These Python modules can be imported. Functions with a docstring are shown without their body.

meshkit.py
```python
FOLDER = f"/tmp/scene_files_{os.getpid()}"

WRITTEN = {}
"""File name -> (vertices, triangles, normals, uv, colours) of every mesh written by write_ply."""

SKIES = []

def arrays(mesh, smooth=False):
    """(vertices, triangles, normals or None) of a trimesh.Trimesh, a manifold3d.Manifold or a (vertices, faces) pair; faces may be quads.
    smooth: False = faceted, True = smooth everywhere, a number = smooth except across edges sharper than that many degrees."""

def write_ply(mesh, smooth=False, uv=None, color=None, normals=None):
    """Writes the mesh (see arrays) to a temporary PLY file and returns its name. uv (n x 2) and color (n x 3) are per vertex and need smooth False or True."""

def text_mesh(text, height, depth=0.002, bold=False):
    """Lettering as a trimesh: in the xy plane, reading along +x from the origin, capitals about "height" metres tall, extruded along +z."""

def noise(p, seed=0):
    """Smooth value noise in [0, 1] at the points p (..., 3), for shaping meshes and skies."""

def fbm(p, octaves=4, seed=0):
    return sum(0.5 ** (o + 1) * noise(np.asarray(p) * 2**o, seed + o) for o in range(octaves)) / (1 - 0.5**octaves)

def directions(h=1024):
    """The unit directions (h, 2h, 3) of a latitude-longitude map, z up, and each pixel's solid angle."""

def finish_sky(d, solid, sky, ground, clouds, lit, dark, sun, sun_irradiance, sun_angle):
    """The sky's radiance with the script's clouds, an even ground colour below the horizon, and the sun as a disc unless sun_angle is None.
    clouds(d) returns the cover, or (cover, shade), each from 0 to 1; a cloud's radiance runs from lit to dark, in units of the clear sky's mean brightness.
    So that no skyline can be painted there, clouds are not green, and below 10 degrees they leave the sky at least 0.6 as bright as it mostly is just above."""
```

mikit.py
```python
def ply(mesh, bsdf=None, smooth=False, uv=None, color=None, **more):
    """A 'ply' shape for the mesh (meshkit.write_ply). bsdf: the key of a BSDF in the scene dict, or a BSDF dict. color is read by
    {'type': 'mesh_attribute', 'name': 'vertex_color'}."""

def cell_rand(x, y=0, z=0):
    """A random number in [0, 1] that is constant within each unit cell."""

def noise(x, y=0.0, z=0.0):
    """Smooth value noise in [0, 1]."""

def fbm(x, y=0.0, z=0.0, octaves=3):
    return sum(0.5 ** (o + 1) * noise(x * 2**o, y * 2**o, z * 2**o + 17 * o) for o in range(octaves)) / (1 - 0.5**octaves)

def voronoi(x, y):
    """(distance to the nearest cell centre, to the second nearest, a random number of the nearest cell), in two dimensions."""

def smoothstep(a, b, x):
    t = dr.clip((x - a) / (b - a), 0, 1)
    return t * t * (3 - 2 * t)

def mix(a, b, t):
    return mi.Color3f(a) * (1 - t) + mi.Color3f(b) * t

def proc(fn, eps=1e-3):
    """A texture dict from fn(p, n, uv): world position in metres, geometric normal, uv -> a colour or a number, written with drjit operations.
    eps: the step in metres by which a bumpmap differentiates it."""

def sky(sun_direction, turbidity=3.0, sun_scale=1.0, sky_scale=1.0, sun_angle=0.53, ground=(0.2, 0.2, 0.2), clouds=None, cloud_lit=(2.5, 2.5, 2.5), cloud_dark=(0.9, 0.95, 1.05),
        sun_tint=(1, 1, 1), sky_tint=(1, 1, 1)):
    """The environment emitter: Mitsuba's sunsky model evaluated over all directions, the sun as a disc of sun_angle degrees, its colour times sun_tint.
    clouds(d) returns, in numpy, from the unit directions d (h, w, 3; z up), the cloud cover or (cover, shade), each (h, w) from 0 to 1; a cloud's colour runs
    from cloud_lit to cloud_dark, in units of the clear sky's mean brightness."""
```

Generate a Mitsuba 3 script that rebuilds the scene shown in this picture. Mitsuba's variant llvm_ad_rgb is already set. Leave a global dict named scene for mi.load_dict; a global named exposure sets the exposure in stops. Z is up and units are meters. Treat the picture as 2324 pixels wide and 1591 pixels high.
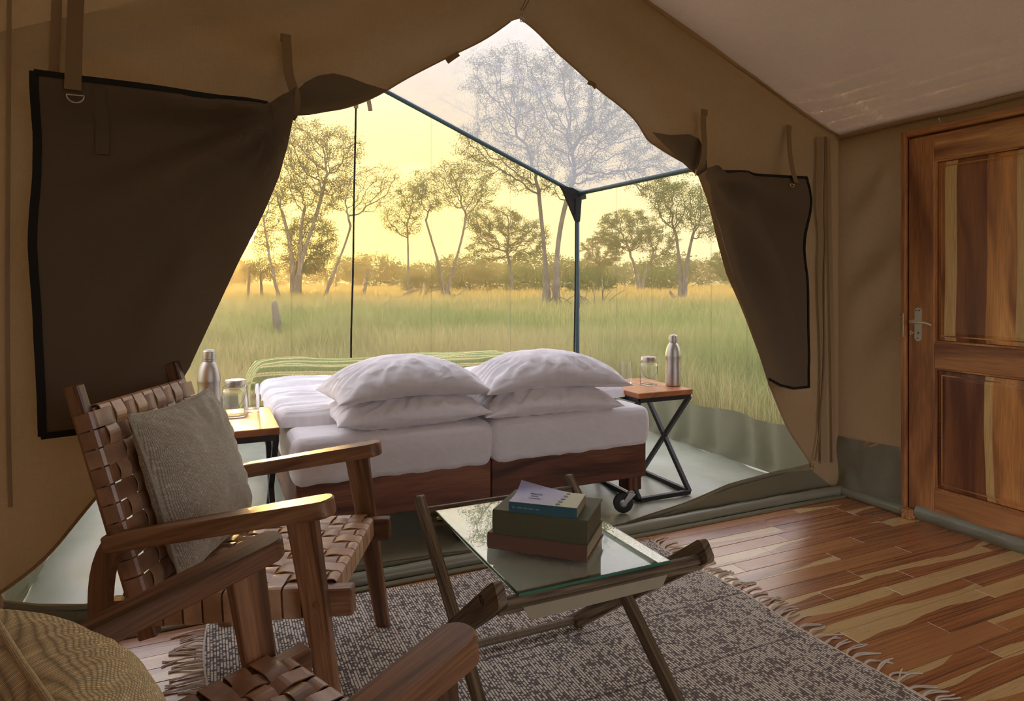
import math, random
import numpy as np, trimesh, manifold3d as mf, drjit as dr, mitsuba as mi, mikit, meshkit
from shapely.geometry import Polygon, LineString, Point
from scipy.spatial import cKDTree
from mikit import noise, fbm, voronoi, cell_rand, smoothstep, mix, proc

T = mi.ScalarTransform4f
scene, labels = {}, {}
rng = np.random.default_rng(7)
random.seed(7)

# ------------------------------------------------------------------ camera, sky, exposure
F, CX, HY, EYE = 1500.0, 1162.0, 640.0, 1.2
YAW = math.atan((1162 - 470) / 1500.0)
FW = np.array([math.sin(YAW), math.cos(YAW), 0.0])
RT = np.array([math.cos(YAW), -math.sin(YAW), 0.0])
UP = np.array([0, 0, 1.0])
CAM = np.array([0, 0, EYE])
scene['camera'] = {'type': 'perspective', 'fov_axis': 'x', 'fov': math.degrees(2 * math.atan(1162 / F)), 'near_clip': 0.02, 'far_clip': 2000.0,
                   'principal_point_offset_y': (795.5 - HY) / 1591.0,
                   'to_world': T().look_at(origin=CAM.tolist(), target=(CAM + FW).tolist(), up=[0, 0, 1])}
exposure = 8.85

SUN = np.array([0.046, 1.08, 0.075])
SUN /= np.linalg.norm(SUN)


def haze_clouds(d):
    ang = np.arccos(np.clip(d @ SUN, -1, 1))
    el = np.arcsin(np.clip(d[..., 2], -1, 1))
    streak = meshkit.fbm(np.stack([d[..., 0] * 3, d[..., 1] * 3, d[..., 2] * 9], -1), 4, 3)
    cover = 1 - 0.16 * np.exp(-(ang / 0.2) ** 2)
    shade = 1 - np.exp(-(ang / 1.7) ** 2) * np.exp(-(el / 0.42) ** 4)
    return cover, np.clip(shade + 0.08 * (streak - 0.5), 0, 1)


SKY = 0.058
scene['sky'] = mikit.sky(SUN, turbidity=5.0, sun_scale=SKY * 0.5, sky_scale=SKY, sun_angle=2.0, ground=(0.18, 0.17, 0.09), clouds=haze_clouds,
                         cloud_lit=(1.12, 0.86, 0.30), cloud_dark=(2.8, 2.8, 3.2), sun_tint=(0.83, 1.22, 3.2), sky_tint=(0.8, 1.1, 1.0))


# ------------------------------------------------------------------ points on known planes of the place
def ray(x, y): return FW + RT * (x - CX) / F + UP * (HY - y) / F
def atz(x, y, z=0.0): r = ray(x, y); return CAM + r * (z - EYE) / r[2]
def atY(x, y, Y): r = ray(x, y); return CAM + r * Y / r[1]
def atX(x, y, X): r = ray(x, y); return CAM + r * X / r[0]


def V(*a): return np.array(a, float)


# ------------------------------------------------------------------ mesh helpers
def cat(ms):
    return trimesh.util.concatenate(ms)


def hullof(pts):
    return trimesh.convex.convex_hull(np.asarray(pts, float))


def bbox(sx, sy, sz, b=0.003, c=(0, 0, 0)):
    """Chamfered box."""
    hx, hy, hz = sx / 2, sy / 2, sz / 2
    b = min(b, hx * .9, hy * .9, hz * .9)
    p = []
    for i in (-1, 1):
        for j in (-1, 1):
            for k in (-1, 1):
                p += [(i * (hx - b), j * (hy - b), k * hz), (i * (hx - b), j * hy, k * (hz - b)), (i * hx, j * (hy - b), k * (hz - b))]
    return hullof(np.array(p) + np.array(c))


def bar(a, b, w0, t0, side, w1=None, t1=None, bev=0.004):
    """Straight wooden bar from a to b; section width w along 'side', thickness t across, may taper."""
    a, b, side = (np.asarray(q, float) for q in (a, b, side))
    d = (b - a) / np.linalg.norm(b - a)
    side = side - d * (side @ d); side /= np.linalg.norm(side)
    o = np.cross(d, side)
    w1, t1 = w1 or w0, t1 or t0
    p = []
    for q, w, t, e in ((a, w0, t0, 1), (b, w1, t1, -1)):
        for i in (-1, 1):
            for j in (-1, 1):
                p += [q + d * e * bev + side * i * w / 2 + o * j * (t / 2 - bev), q + d * e * bev + side * i * (w / 2 - bev) + o * j * t / 2,
                      q + side * i * (w / 2 - bev) + o * j * (t / 2 - bev)]
    m = hullof(p)
    return m


def grain(m, axis, off=0.0, ident=0):
    """uv: metres along the grain axis, and across it (with the piece's number as whole metres)."""
    axis = np.asarray(axis, float); axis = axis / np.linalg.norm(axis)
    a = np.cross(axis, [0.31, 0.2, 0.93]); a /= np.linalg.norm(a)
    b = np.cross(axis, a)
    v = np.asarray(m.vertices)
    c = v.mean(0)
    ac = (v - c) @ a + 0.83 * ((v - c) @ b)
    return np.stack([v @ axis + off, ident + 0.5 + np.clip(ac, -.49, .49)], 1)


def tube(pts, r, sides=8, cap=True):
    p = np.asarray(pts, float)
    n = len(p)
    r = np.broadcast_to(np.asarray(r, float), (n,))
    t = np.gradient(p, axis=0); t /= np.linalg.norm(t, axis=1, keepdims=True) + 1e-12
    a = np.cross(t[0], [0, 0, 1.0] if abs(t[0][2]) < .9 else [1.0, 0, 0]); a /= np.linalg.norm(a)
    ang = np.arange(sides) * 2 * np.pi / sides
    rings = []
    for i in range(n):
        a = a - t[i] * (a @ t[i]); a /= np.linalg.norm(a) + 1e-12
        b = np.cross(t[i], a)
        rings.append(p[i] + r[i] * (np.cos(ang)[:, None] * a + np.sin(ang)[:, None] * b))
    v = np.vstack(rings)
    f = []
    for i in range(n - 1):
        for j in range(sides):
            k = (j + 1) % sides
            A, B, C, D = i * sides + j, i * sides + k, (i + 1) * sides + k, (i + 1) * sides + j
            f += [(A, B, C), (A, C, D)]
    if cap:
        v = np.vstack([v, p[0], p[-1]])
        s, e = n * sides, n * sides + 1
        for j in range(sides):
            k = (j + 1) % sides
            f += [(s, k, j), (e, (n - 1) * sides + j, (n - 1) * sides + k)]
    return trimesh.Trimesh(v, np.array(f), process=False)


def spline(pts, n=24):
    from scipy.interpolate import CubicSpline
    p = np.asarray(pts, float)
    s = np.r_[0, np.cumsum(np.linalg.norm(np.diff(p, axis=0), axis=1))]
    return CubicSpline(s, p)(np.linspace(0, s[-1], n))


def lathe(prof, n=32, c=(0, 0, 0)):
    p = np.asarray(prof, float)
    ang = np.arange(n) * 2 * np.pi / n
    v = np.stack([np.outer(p[:, 0], np.cos(ang)), np.outer(p[:, 0], np.sin(ang)), np.repeat(p[:, 1:2], n, 1)], -1).reshape(-1, 3)
    i, j = np.meshgrid(np.arange(len(p) - 1), np.arange(n), indexing='ij')
    k = (j + 1) % n
    q = np.stack([i * n + j, i * n + k, (i + 1) * n + k, (i + 1) * n + j], -1).reshape(-1, 4)
    m = trimesh.Trimesh(v + np.array(c), np.vstack([q[:, [0, 1, 2]], q[:, [0, 2, 3]]]), process=False)
    m.merge_vertices()
    m.update_faces(m.nondegenerate_faces())
    return m


def extr(poly, h):
    return cat([trimesh.creation.extrude_polygon(g, h, engine='earcut') for g in getattr(poly, 'geoms', [poly])])


def frame(m, o, x, y, z):
    """Puts a mesh built in xyz into the frame with origin o and axes x, y, z."""
    m = m.copy()
    v = np.asarray(m.vertices)
    m.vertices = np.asarray(o) + v[:, :1] * np.asarray(x) + v[:, 1:2] * np.asarray(y) + v[:, 2:3] * np.asarray(z)
    if np.linalg.det(np.stack([x, y, z])) < 0:
        m.invert()
    return m


def sheet2(poly, res):
    """(uv, faces) of a clean triangulation of a polygon (list of points, or shapely polygon)."""
    if isinstance(poly, list):
        poly = Polygon(poly).buffer(0)
    rings = []
    for g in getattr(poly, 'geoms', [poly]):
        rings += [np.asarray(g.exterior.coords)[:-1]] + [np.asarray(r.coords)[:-1] for r in g.interiors]
    cs = mf.CrossSection([r.tolist() for r in rings], mf.FillRule.EvenOdd)
    m = mf.Manifold.extrude(cs, 1.0).refine_to_length(res).to_mesh()
    v, f = np.asarray(m.vert_properties)[:, :3], np.asarray(m.tri_verts)
    f = f[(v[f][:, :, 2] > 0.999).all(1)]
    used, inv = np.unique(f, return_inverse=True)
    return v[used, :2], inv.reshape(-1, 3)


def cloth(poly, res, place, disp):
    """Cloth sheet: place(u, v, w) -> points; disp(u, v) -> height w."""
    uv, f = sheet2(poly, res)
    w = disp(uv[:, 0], uv[:, 1])
    return trimesh.Trimesh(place(uv[:, 0], uv[:, 1], w), f, process=False), uv


def soft(m, ang=35):
    return trimesh.graph.smooth_shade(m, angle=math.radians(ang), facet_minarea=None)


def add(key, mesh, bsdf, smooth=30, uv=None, label=None, cat_=None, group=None, kind=None, color=None):
    base, i = key, 0
    while key in scene:
        i += 1
        key = f'{base}_{i:03d}'
    if (uv is not None or color is not None) and smooth not in (True, False):
        smooth = False
    scene[key] = mikit.ply(mesh, bsdf, smooth=smooth, uv=uv, color=color)
    d = {k: v for k, v in (('label', label), ('category', cat_), ('group', group), ('kind', kind)) if v}
    if d:
        labels[key] = {**labels.get(key, {}), **d}
    return key


def thing(key, label, cat_, group=None, kind=None):
    base, i = key, 0
    while key in labels:
        i += 1
        key = f'{base}_{i:03d}'
    labels[key] = {'label': label, 'category': cat_}
    if group: labels[key]['group'] = group
    if kind: labels[key]['kind'] = kind
    return key


# ------------------------------------------------------------------ materials
def mat(key, d):
    scene['material_' + key] = d
    return 'material_' + key


def rgb(*c): return {'type': 'rgb', 'value': list(c)}


def lin(r, g, b):
    return [((c / 255 + .055) / 1.055) ** 2.4 if c > 10 else c / 255 / 12.92 for c in (r, g, b)]


def twos(d): return {'type': 'twosided', 'bsdf': d}


def pbr(color, rough=.5, spec=.5, **k):
    if spec is not None: k['specular'] = spec
    return twos({'type': 'principled', 'base_color': color if isinstance(color, dict) else rgb(*color), 'roughness': rough, **k})


def wood_fn(dark, mid, light, su=2.2, sv=40, fine=.3):
    def fn(p, n, uv):
        u, v = uv[0], uv[1]
        r = cell_rand(dr.floor(v), 3, 7)
        warp = fbm(u * 1.4, v * 7, r * 31, 2)
        g = fbm(u * su + r * 50, v * sv + warp * 5, r * 17, 3)
        f = noise(u * 14, v * 420, r * 9)
        c = mix(mix(dark, mid, smoothstep(.28, .55, g)), light, smoothstep(.55, .85, g) * .9)
        return c * (1 - fine + 2 * fine * f) * (.8 + .4 * r)
    return fn


def floor_fn(p, n, uv):
    u, v = uv[0], uv[1]
    i = dr.floor(v)
    r, r2, r3 = cell_rand(i, 3, 7), cell_rand(i, 9, 2), cell_rand(i, 5, 1)
    a = v - i
    warp = fbm(u * 1.5, a * 8, r * 31, 2)
    g = fbm(u * 2.6 + r * 50, a * 34 + warp * 6, r * 17, 3)
    f = noise(u * 10, a * 380, r * 9)
    c = mix((.12, .042, .014), (.36, .135, .042), smoothstep(.3, .62, g))
    c = mix(c, (.40, .18, .06), smoothstep(.5, .9, r3) * .7)
    # sapwood: a pale edge with a wandering border
    edge = fbm(u * 1.9 + r2 * 40, r * 13, 0, 3)
    lim = dr.select(r2 > .45, 1.55 - 1.9 * edge + .25 * r, mi.Float(2.0))
    lim = dr.select(r2 > .95, mi.Float(.1), lim)
    s = smoothstep(lim - .002, lim + .002, a + .02 * (f - .5))
    c = mix(c, mix((.42, .27, .095), (.6, .43, .2), g), s)
    knot = smoothstep(.1, .0, voronoi(u * 2.1 + i * 7.3, a * 6)[0])
    c = mix(c, (.05, .018, .007), knot * .6)
    return c * (.85 + .3 * f)


def scuff(p, n, uv):
    return .24 + .14 * fbm(p[0] * 6, p[1] * 14, 0, 3)


M = {}
M['floor'] = mat('wood_floor', pbr(proc(floor_fn), proc(scuff), None, eta=2.3, clearcoat=1.0, clearcoat_gloss=.8))
M['chair'] = mat('wood_chair', pbr(proc(wood_fn((.09, .04, .018), (.225, .107, .05), (.35, .19, .095))), .38, .5, clearcoat=.2, clearcoat_gloss=.6))
M['table'] = mat('wood_table', pbr(proc(wood_fn((.065, .045, .026), (.17, .12, .066), (.31, .24, .145), 5, 90, .5)), .55, .4))
M['bed'] = mat('wood_bed', pbr(proc(wood_fn((.06, .019, .010), (.14, .05, .023), (.21, .085, .04))), .5, .4))
M['top'] = mat('wood_top', pbr(proc(wood_fn((.24, .085, .03), (.36, .14, .055), (.46, .2, .085), 2, 30, .12)), .35, .5))


def door_fn(p, n, uv):
    u, v = uv[0], uv[1]
    i = dr.floor(v); a = v - i
    r = cell_rand(i, 3, 7)
    warp = fbm(u * 1.1, a * 5, r * 31, 3)
    g = fbm(u * 1.1 + r * 50, a * 16 + warp * 5, r * 17, 3)
    f = noise(u * 16, a * 460, r * 9)
    c = mix((.19, .07, .026), (.43, .195, .065), smoothstep(.3, .6, g))
    c = mix(c, (.62, .36, .13), smoothstep(.55, .8, g) * .8)
    # the two panels (numbers 801 and 802) are glued up from boards of two tones
    wob = .05 * (fbm(u * 1.2, r * 9, 2, 3) - .5)
    e = a + wob
    up_ = dr.select(dr.abs(i - 801) < .5, 1.0, 0.0)
    dn_ = dr.select(dr.abs(i - 802) < .5, 1.0, 0.0)
    st = lambda x: smoothstep(x - .002, x + .002, e)
    gold = up_ * (1 - st(.60)) + dn_ * (1 - st(.60))
    c = mix(c, c * mi.Color3f(1.5, 1.55, 1.3), gold * .8)
    brown = up_ * st(.60) * (1 - st(.735)) + dn_ * st(.60)
    c = mix(c, c * mi.Color3f(.62, .52, .5), brown)
    sap = up_ * st(.735) * (1 - st(.79)) + up_ * (1 - st(.475)) + dn_ * st(.565) * (1 - st(.60))
    c = mix(c, mix((.50, .34, .12), (.74, .56, .25), g), sap * .85)
    return c * (.9 + .5 * f)


M['door'] = mat('wood_door', pbr(proc(door_fn), .42, .5))


def leather_fn(p, n, uv):
    r = cell_rand(dr.floor(uv[1]), 5, 2)
    g = fbm(uv[0] * 26, uv[1] * 26, 0, 3)
    k = fbm(uv[0] * 7 + 3, uv[1] * 30, 4, 2)
    c = mix((.38, .20, .095), (.62, .40, .24), r)
    return c * (.7 + .45 * g) * (.8 + .4 * k) * dr.select(uv[1] > 110, mi.Color3f(.62, .55, .55), mi.Color3f(1.0))


M['leather'] = mat('leather', pbr(proc(leather_fn), .40, None, eta=1.85))


def canvas_fn(base):
    def fn(p, n, uv):
        w = noise(uv[0] * 900, uv[1] * 60) * .5 + noise(uv[0] * 60, uv[1] * 900) * .5
        b = fbm(uv[0] * 2.2, uv[1] * 2.2, 5, 3)
        return mi.Color3f(base) * (.86 + .16 * w + .12 * b)
    return fn


def thin(color, trans=.5, rough=.6, **k):
    return {'type': 'principledthin', 'base_color': color if isinstance(color, dict) else rgb(*color), 'roughness': rough, 'diff_trans': trans, 'eta': 1.35, **k}


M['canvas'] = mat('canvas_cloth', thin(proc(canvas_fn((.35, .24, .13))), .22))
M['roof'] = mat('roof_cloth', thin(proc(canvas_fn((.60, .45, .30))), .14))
M['flap'] = mat('flap_cloth', thin(proc(canvas_fn((.155, .116, .074))), .25))
M['canvas_tape'] = mat('canvas_tape', pbr(proc(canvas_fn((.33, .225, .12))), .7, .3))
M['binding'] = mat('binding_cloth', pbr((.012, .011, .009), .7, .3))
M['webbing'] = mat('webbing', pbr(proc(canvas_fn((.23, .155, .075))), .7, .3))
M['vinyl'] = mat('vinyl', pbr(proc(canvas_fn((.22, .22, .15))), .33, .5))
M['vinyl_dark'] = mat('vinyl_dark', pbr(proc(canvas_fn((.17, .155, .09))), .4, .5))
M['vinyl_pale'] = mat('vinyl_pale', thin(proc(canvas_fn((.25, .25, .17))), .35, .4))


def sheet_fn(p, n, uv):
    b = fbm(p[0] * 1.8, p[1] * 1.8, 2, 3)
    d = fbm(p[0] * 14, p[1] * 9, 6, 2)
    return mi.Color3f(.31, .325, .25) * (.75 + .35 * b + .12 * d)


M['groundsheet'] = mat('groundsheet', pbr(proc(sheet_fn), .34, .5))


def net_weight(base, along):
    def fn(p, n, uv):
        a = noise(uv[0] * 260, uv[1] * 3) if along else noise(uv[0] * 3, uv[1] * 260)
        b = noise(uv[0] * 22, uv[1] * .7)
        return base * (.8 + .3 * a + .25 * smoothstep(.75, .95, b))
    return fn


M['net'] = mat('insect_net', {'type': 'mask', 'opacity': rgb(.07, .07, .07), 'bsdf': thin((.5, .44, .3), .8)})
M['gauze'] = mat('roof_gauze', {'type': 'mask', 'opacity': proc(net_weight(.62, False)), 'bsdf': thin((.42, .43, .47), 1.05)})
M['seam'] = mat('net_seam', {'type': 'mask', 'opacity': rgb(.3, .3, .3), 'bsdf': thin((.25, .23, .16), .5)})
M['pole'] = mat('green_pole', pbr((.028, .062, .075), .3, .6))
M['cord'] = mat('black_cord', pbr((.02, .017, .015), .8, .2))
M['black'] = mat('black_metal', pbr((.018, .018, .02), .45, .5))
M['steel'] = mat('brushed_steel', twos({'type': 'roughconductor', 'material': 'none', 'specular_reflectance': rgb(.50, .48, .45), 'alpha': .22}))
M['nickel'] = mat('satin_nickel', pbr((.62, .60, .48), .32, .6, metallic=.45))
M['brass'] = mat('brass', twos({'type': 'roughconductor', 'material': 'none', 'specular_reflectance': rgb(.72, .55, .28), 'alpha': .2}))
M['rubber'] = mat('rubber', pbr((.03, .034, .034), .5, .4))
M['glass'] = mat('clear_glass', {'type': 'dielectric', 'int_ior': 1.5})
M['gtable'] = mat('table_glass', {'type': 'dielectric', 'int_ior': 2.3, 'specular_transmittance': rgb(.93, .98, .95)})
M['gedge'] = mat('glass_edge', pbr((.02, .16, .09), .15, .6))


def linen_fn(p, n, uv):
    return mi.Color3f(.75, .73, .74) * (.94 + .08 * fbm(uv[0] * 60, uv[1] * 60, 1, 2))


def wrinkle_fn(p, n, uv):
    a = fbm(p[0] * 9 + 2 * fbm(p[0] * 4, p[1] * 4, p[2] * 4, 2), p[1] * 9, p[2] * 14, 3)
    r = 1 - dr.abs(2 * a - 1)
    return r * r


M['linen'] = mat('white_linen', twos({'type': 'bumpmap', 'tex': proc(wrinkle_fn, 2e-3), 'scale': .009, 'bsdf': {'type': 'principled', 'base_color': proc(linen_fn), 'roughness': .8, 'specular': .2, 'sheen': .3}}))


M['linen_flat'] = mat('fitted_linen', twos({'type': 'bumpmap', 'tex': proc(wrinkle_fn, 2e-3), 'scale': .004, 'bsdf': {'type': 'principled', 'base_color': proc(linen_fn), 'roughness': .8, 'specular': .2, 'sheen': .3}}))


def duvet_bump(p, n, uv):
    a = noise(p[0] * 3 + p[1] * 1.2, p[1] * 42 + 3 * noise(p[0] * 4, p[1] * 4))
    return a * .6 + .4 * fbm(p[0] * 8, p[1] * 18, 0, 2)


M['duvet'] = mat('white_duvet', twos({'type': 'bumpmap', 'tex': proc(duvet_bump, 2e-3), 'scale': .018, 'bsdf': {'type': 'principled', 'base_color': proc(linen_fn), 'roughness': .8, 'specular': .2}}))


def blanket_fn(p, n, uv):
    s = uv[1] * 26 + .35 * fbm(uv[0] * 3, uv[1] * 4, 0, 2)
    t = s - dr.floor(s)
    c = mix((.27, .29, .11), (.62, .57, .25), smoothstep(.52, .6, t) * (1 - smoothstep(.86, .94, t)))
    c = mix(c, (.5, .33, .2), smoothstep(.66, .7, t) * (1 - smoothstep(.76, .8, t)) * .8)
    return c * (.75 + .4 * noise(uv[0] * 300, uv[1] * 300))


M['blanket'] = mat('blanket', pbr(proc(blanket_fn), .9, .1, sheen=.4))


def weave_fn(c0, c1, s):
    def fn(p, n, uv):
        u, v = uv[0] * s, uv[1] * s
        i, j = dr.floor(u), dr.floor(v)
        k = (u - i) * (1 - (u - i)) * (v - j) * (1 - (v - j)) * 16
        d = noise(u + v, (u - v) * .25)
        t = cell_rand(i, j, 1)
        return mix(c0, c1, .25 + .5 * d * t + .3 * k) * (.6 + .5 * k)
    return fn


M['cushion'] = mat('cushion_weave', pbr(proc(weave_fn((.15, .14, .105), (.78, .73, .58), 300)), .9, .1, sheen=.3))
M['burlap'] = mat('burlap_weave', pbr(proc(weave_fn((.28, .21, .11), (.95, .80, .48), 230)), .9, .1, sheen=.3))


def rug_parts(p):
    row = p[0] * 108 + .25 * noise(p[1] * 9, p[0] * 20)
    i = dr.floor(row); a = row - i
    y = p[1] * 125 + cell_rand(i, 1, 1) * 3
    j = dr.floor(y); b = y - j
    return i, j, a, b


def rug_fn(p, n, uv):
    i, j, a, b = rug_parts(p)
    st = noise(p[0] * 150, p[1] * 7)
    blot = fbm(p[0] * 9, p[1] * 42, 3, 2)
    dark = smoothstep(.50, .66, .62 * noise(p[1] * 165, i * 13.7) + .22 * st + .22 * blot)
    cord = smoothstep(.25, .75, a * (1 - a) * 4)
    pale = mix((.70, .63, .52), (.15, .125, .115), dark * .92)
    c = mix((.10, .08, .072), pale, cord) * (.72 + .28 * smoothstep(0, .5, b * (1 - b) * 4))
    band = smoothstep(.006, .003, dr.abs(p[1] - 1.93 - .004 * noise(p[0] * 40)))
    band = dr.maximum(band, smoothstep(.006, .003, dr.abs(p[1] - 1.62 - .004 * noise(p[0] * 40, 5))))
    return mix(c, (.045, .035, .033), band * .6)


def rug_bump(p, n, uv):
    i, j, a, b = rug_parts(p)
    return dr.sqrt(dr.maximum(a * (1 - a) * 4, 0)) * (.6 + .4 * b * (1 - b) * 4)


M['rug'] = mat('rug_weave', pbr(proc(rug_fn), .95, .1))
M['fringe'] = mat('fringe_yarn', pbr((.62, .55, .44), .9, .1))
M['bookgreen'] = mat('book_green', pbr((.10, .106, .058), .6, .3))
M['bookbrown'] = mat('book_brown', pbr((.15, .08, .055), .55, .35))
M['paper_shaded'] = mat('book_paper_shaded', pbr((.10, .085, .05), .9, .1))  # page colour darkened to stand for the shadow on the green book
M['print_spine'] = mat('spine_print', pbr((.16, .26, .31), .5, .3))
M['paper'] = mat('book_paper', pbr((.24, .19, .12), .9, .1))
M['ptop'] = mat('book_lilac', pbr((.33, .33, .52), .35, .5))
M['pblue'] = mat('book_blue', pbr((.045, .13, .17), .4, .5))
M['pgreen'] = mat('book_palegreen', pbr((.48, .51, .33), .4, .5))
M['print'] = mat('book_print', pbr((.42, .43, .60), .5, .3))
M['dot'] = mat('book_dots', pbr((.2, .23, .33), .5, .3))
M['padpale'] = mat('pale_cloth', pbr((.36, .32, .22), .8, .2))
M['sling'] = mat('sling_cloth', pbr(proc(canvas_fn((.86, .86, .83))), .8, .2))


def bark_fn(p, n, uv):
    g = fbm(p[0] * 9, p[1] * 9, p[2] * 3, 3)
    return mix((.10, .08, .06), (.30, .25, .18), g)


M['bark'] = mat('bark', pbr(proc(bark_fn), .9, .1))
M['leafA'] = mat('leaf_green', thin({'type': 'mesh_attribute', 'name': 'vertex_color'}, 1.0, .5))
M['grass'] = M['leafA']


def ground_fn(p, n, uv):
    g = fbm(p[0] * .6, p[1] * .6, 0, 4)
    return mix((.1, .1, .03), (.26, .2, .07), g)


M['ground'] = mat('savanna_ground', pbr(proc(ground_fn), .95, .05))

# ------------------------------------------------------------------ the tent: shell
XL, XR, YW, YB = -1.2, 3.29, 2.66, -2.3
XRIDGE, ZE, ZR = 1.295, 2.04, 2.83
YF = 5.47                        # far end of the net room


def roofz(x): return ZR - (ZR - ZE) * np.abs(x - XRIDGE) / (XR - XRIDGE)


def wpt(x, y, Y=YW): q = atY(x, y, Y); return (q[0], q[2])


right_edge = [(1180, 42), (1225, 80), (1262, 118), (1300, 153), (1340, 190), (1378, 222), (1415, 251), (1447, 278), (1478, 302), (1530, 348), (1583, 398), (1603, 450), (1625, 530), (1650, 620), (1690, 720), (1718, 795), (1745, 872), (1768, 925), (1790, 975), (1815, 1015), (1838, 1052)]
sill_edge = [(1770, 1068), (1700, 1085), (1650, 1100), (1600, 1121), (1550, 1141), (1480, 1166), (1420, 1188), (1300, 1214), (1150, 1236), (1010, 1252), (900, 1269), (787, 1287), (650, 1308), (500, 1330), (350, 1352), (190, 1372), (80, 1370), (10, 1362)]
left_edge = [(0, 1345), (60, 1302), (110, 1258), (150, 1212), (215, 1132), (260, 1080), (320, 1000), (380, 910), (430, 828), (480, 722), (540, 592), (575, 525), (603, 468), (632, 400), (650, 335), (658, 290), (662, 264), (690, 262), (750, 252), (820, 232), (875, 206), (910, 185), (945, 166), (985, 146), (1030, 124), (1070, 105), (1105, 86), (1135, 66), (1158, 49)]
CURL = .12                       # the upper edges of the opening roll outwards


def edgeY(q): return YW + CURL * min(1.0, max(0.0, (330 - q[1]) / 60))


opening = [wpt(q[0], q[1], edgeY(q)) for q in right_edge + sill_edge + left_edge]
outer = [(XL - .04, 0), (XR + .05, 0), (XR + .05, ZE), (XRIDGE, ZR + .02), (XL - .04, ZE)]
op = Polygon(opening).buffer(0)
wall_poly = Polygon(outer).difference(op)
if wall_poly.geom_type != 'Polygon':
    wall_poly = max(wall_poly.geoms, key=lambda g: g.area)
opline = op.exterior


def shp_dist(line, u, v):
    import shapely
    return shapely.distance(line, shapely.points(u, v))


def wall_disp(u, v):
    d = shp_dist(opline, u, v)
    n = meshkit.fbm(np.stack([u * 1.6, v * 1.6, 0 * u], -1), 3, 5) - .5
    fold = np.sin((u * 1.1 + v * 2.6) * 4.2 + 4.5 * n) * .034 * np.clip((2.95 - v + .15 * n) , 0, 1)
    curl = CURL * np.exp(-(d / .085) ** 2) - .022 * np.exp(-((d - .2) / .07) ** 2)
    lowcurl = .0
    side = np.clip(np.minimum(XR - .1 - u, u + .6) / .4, 0, 1)
    return (.05 * n + fold * np.clip((v - .3) / .2, 0, 1) * np.clip(d / .1, 0, 1)) * side + curl * np.clip((v - 1.80) / .12, 0, 1)


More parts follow.
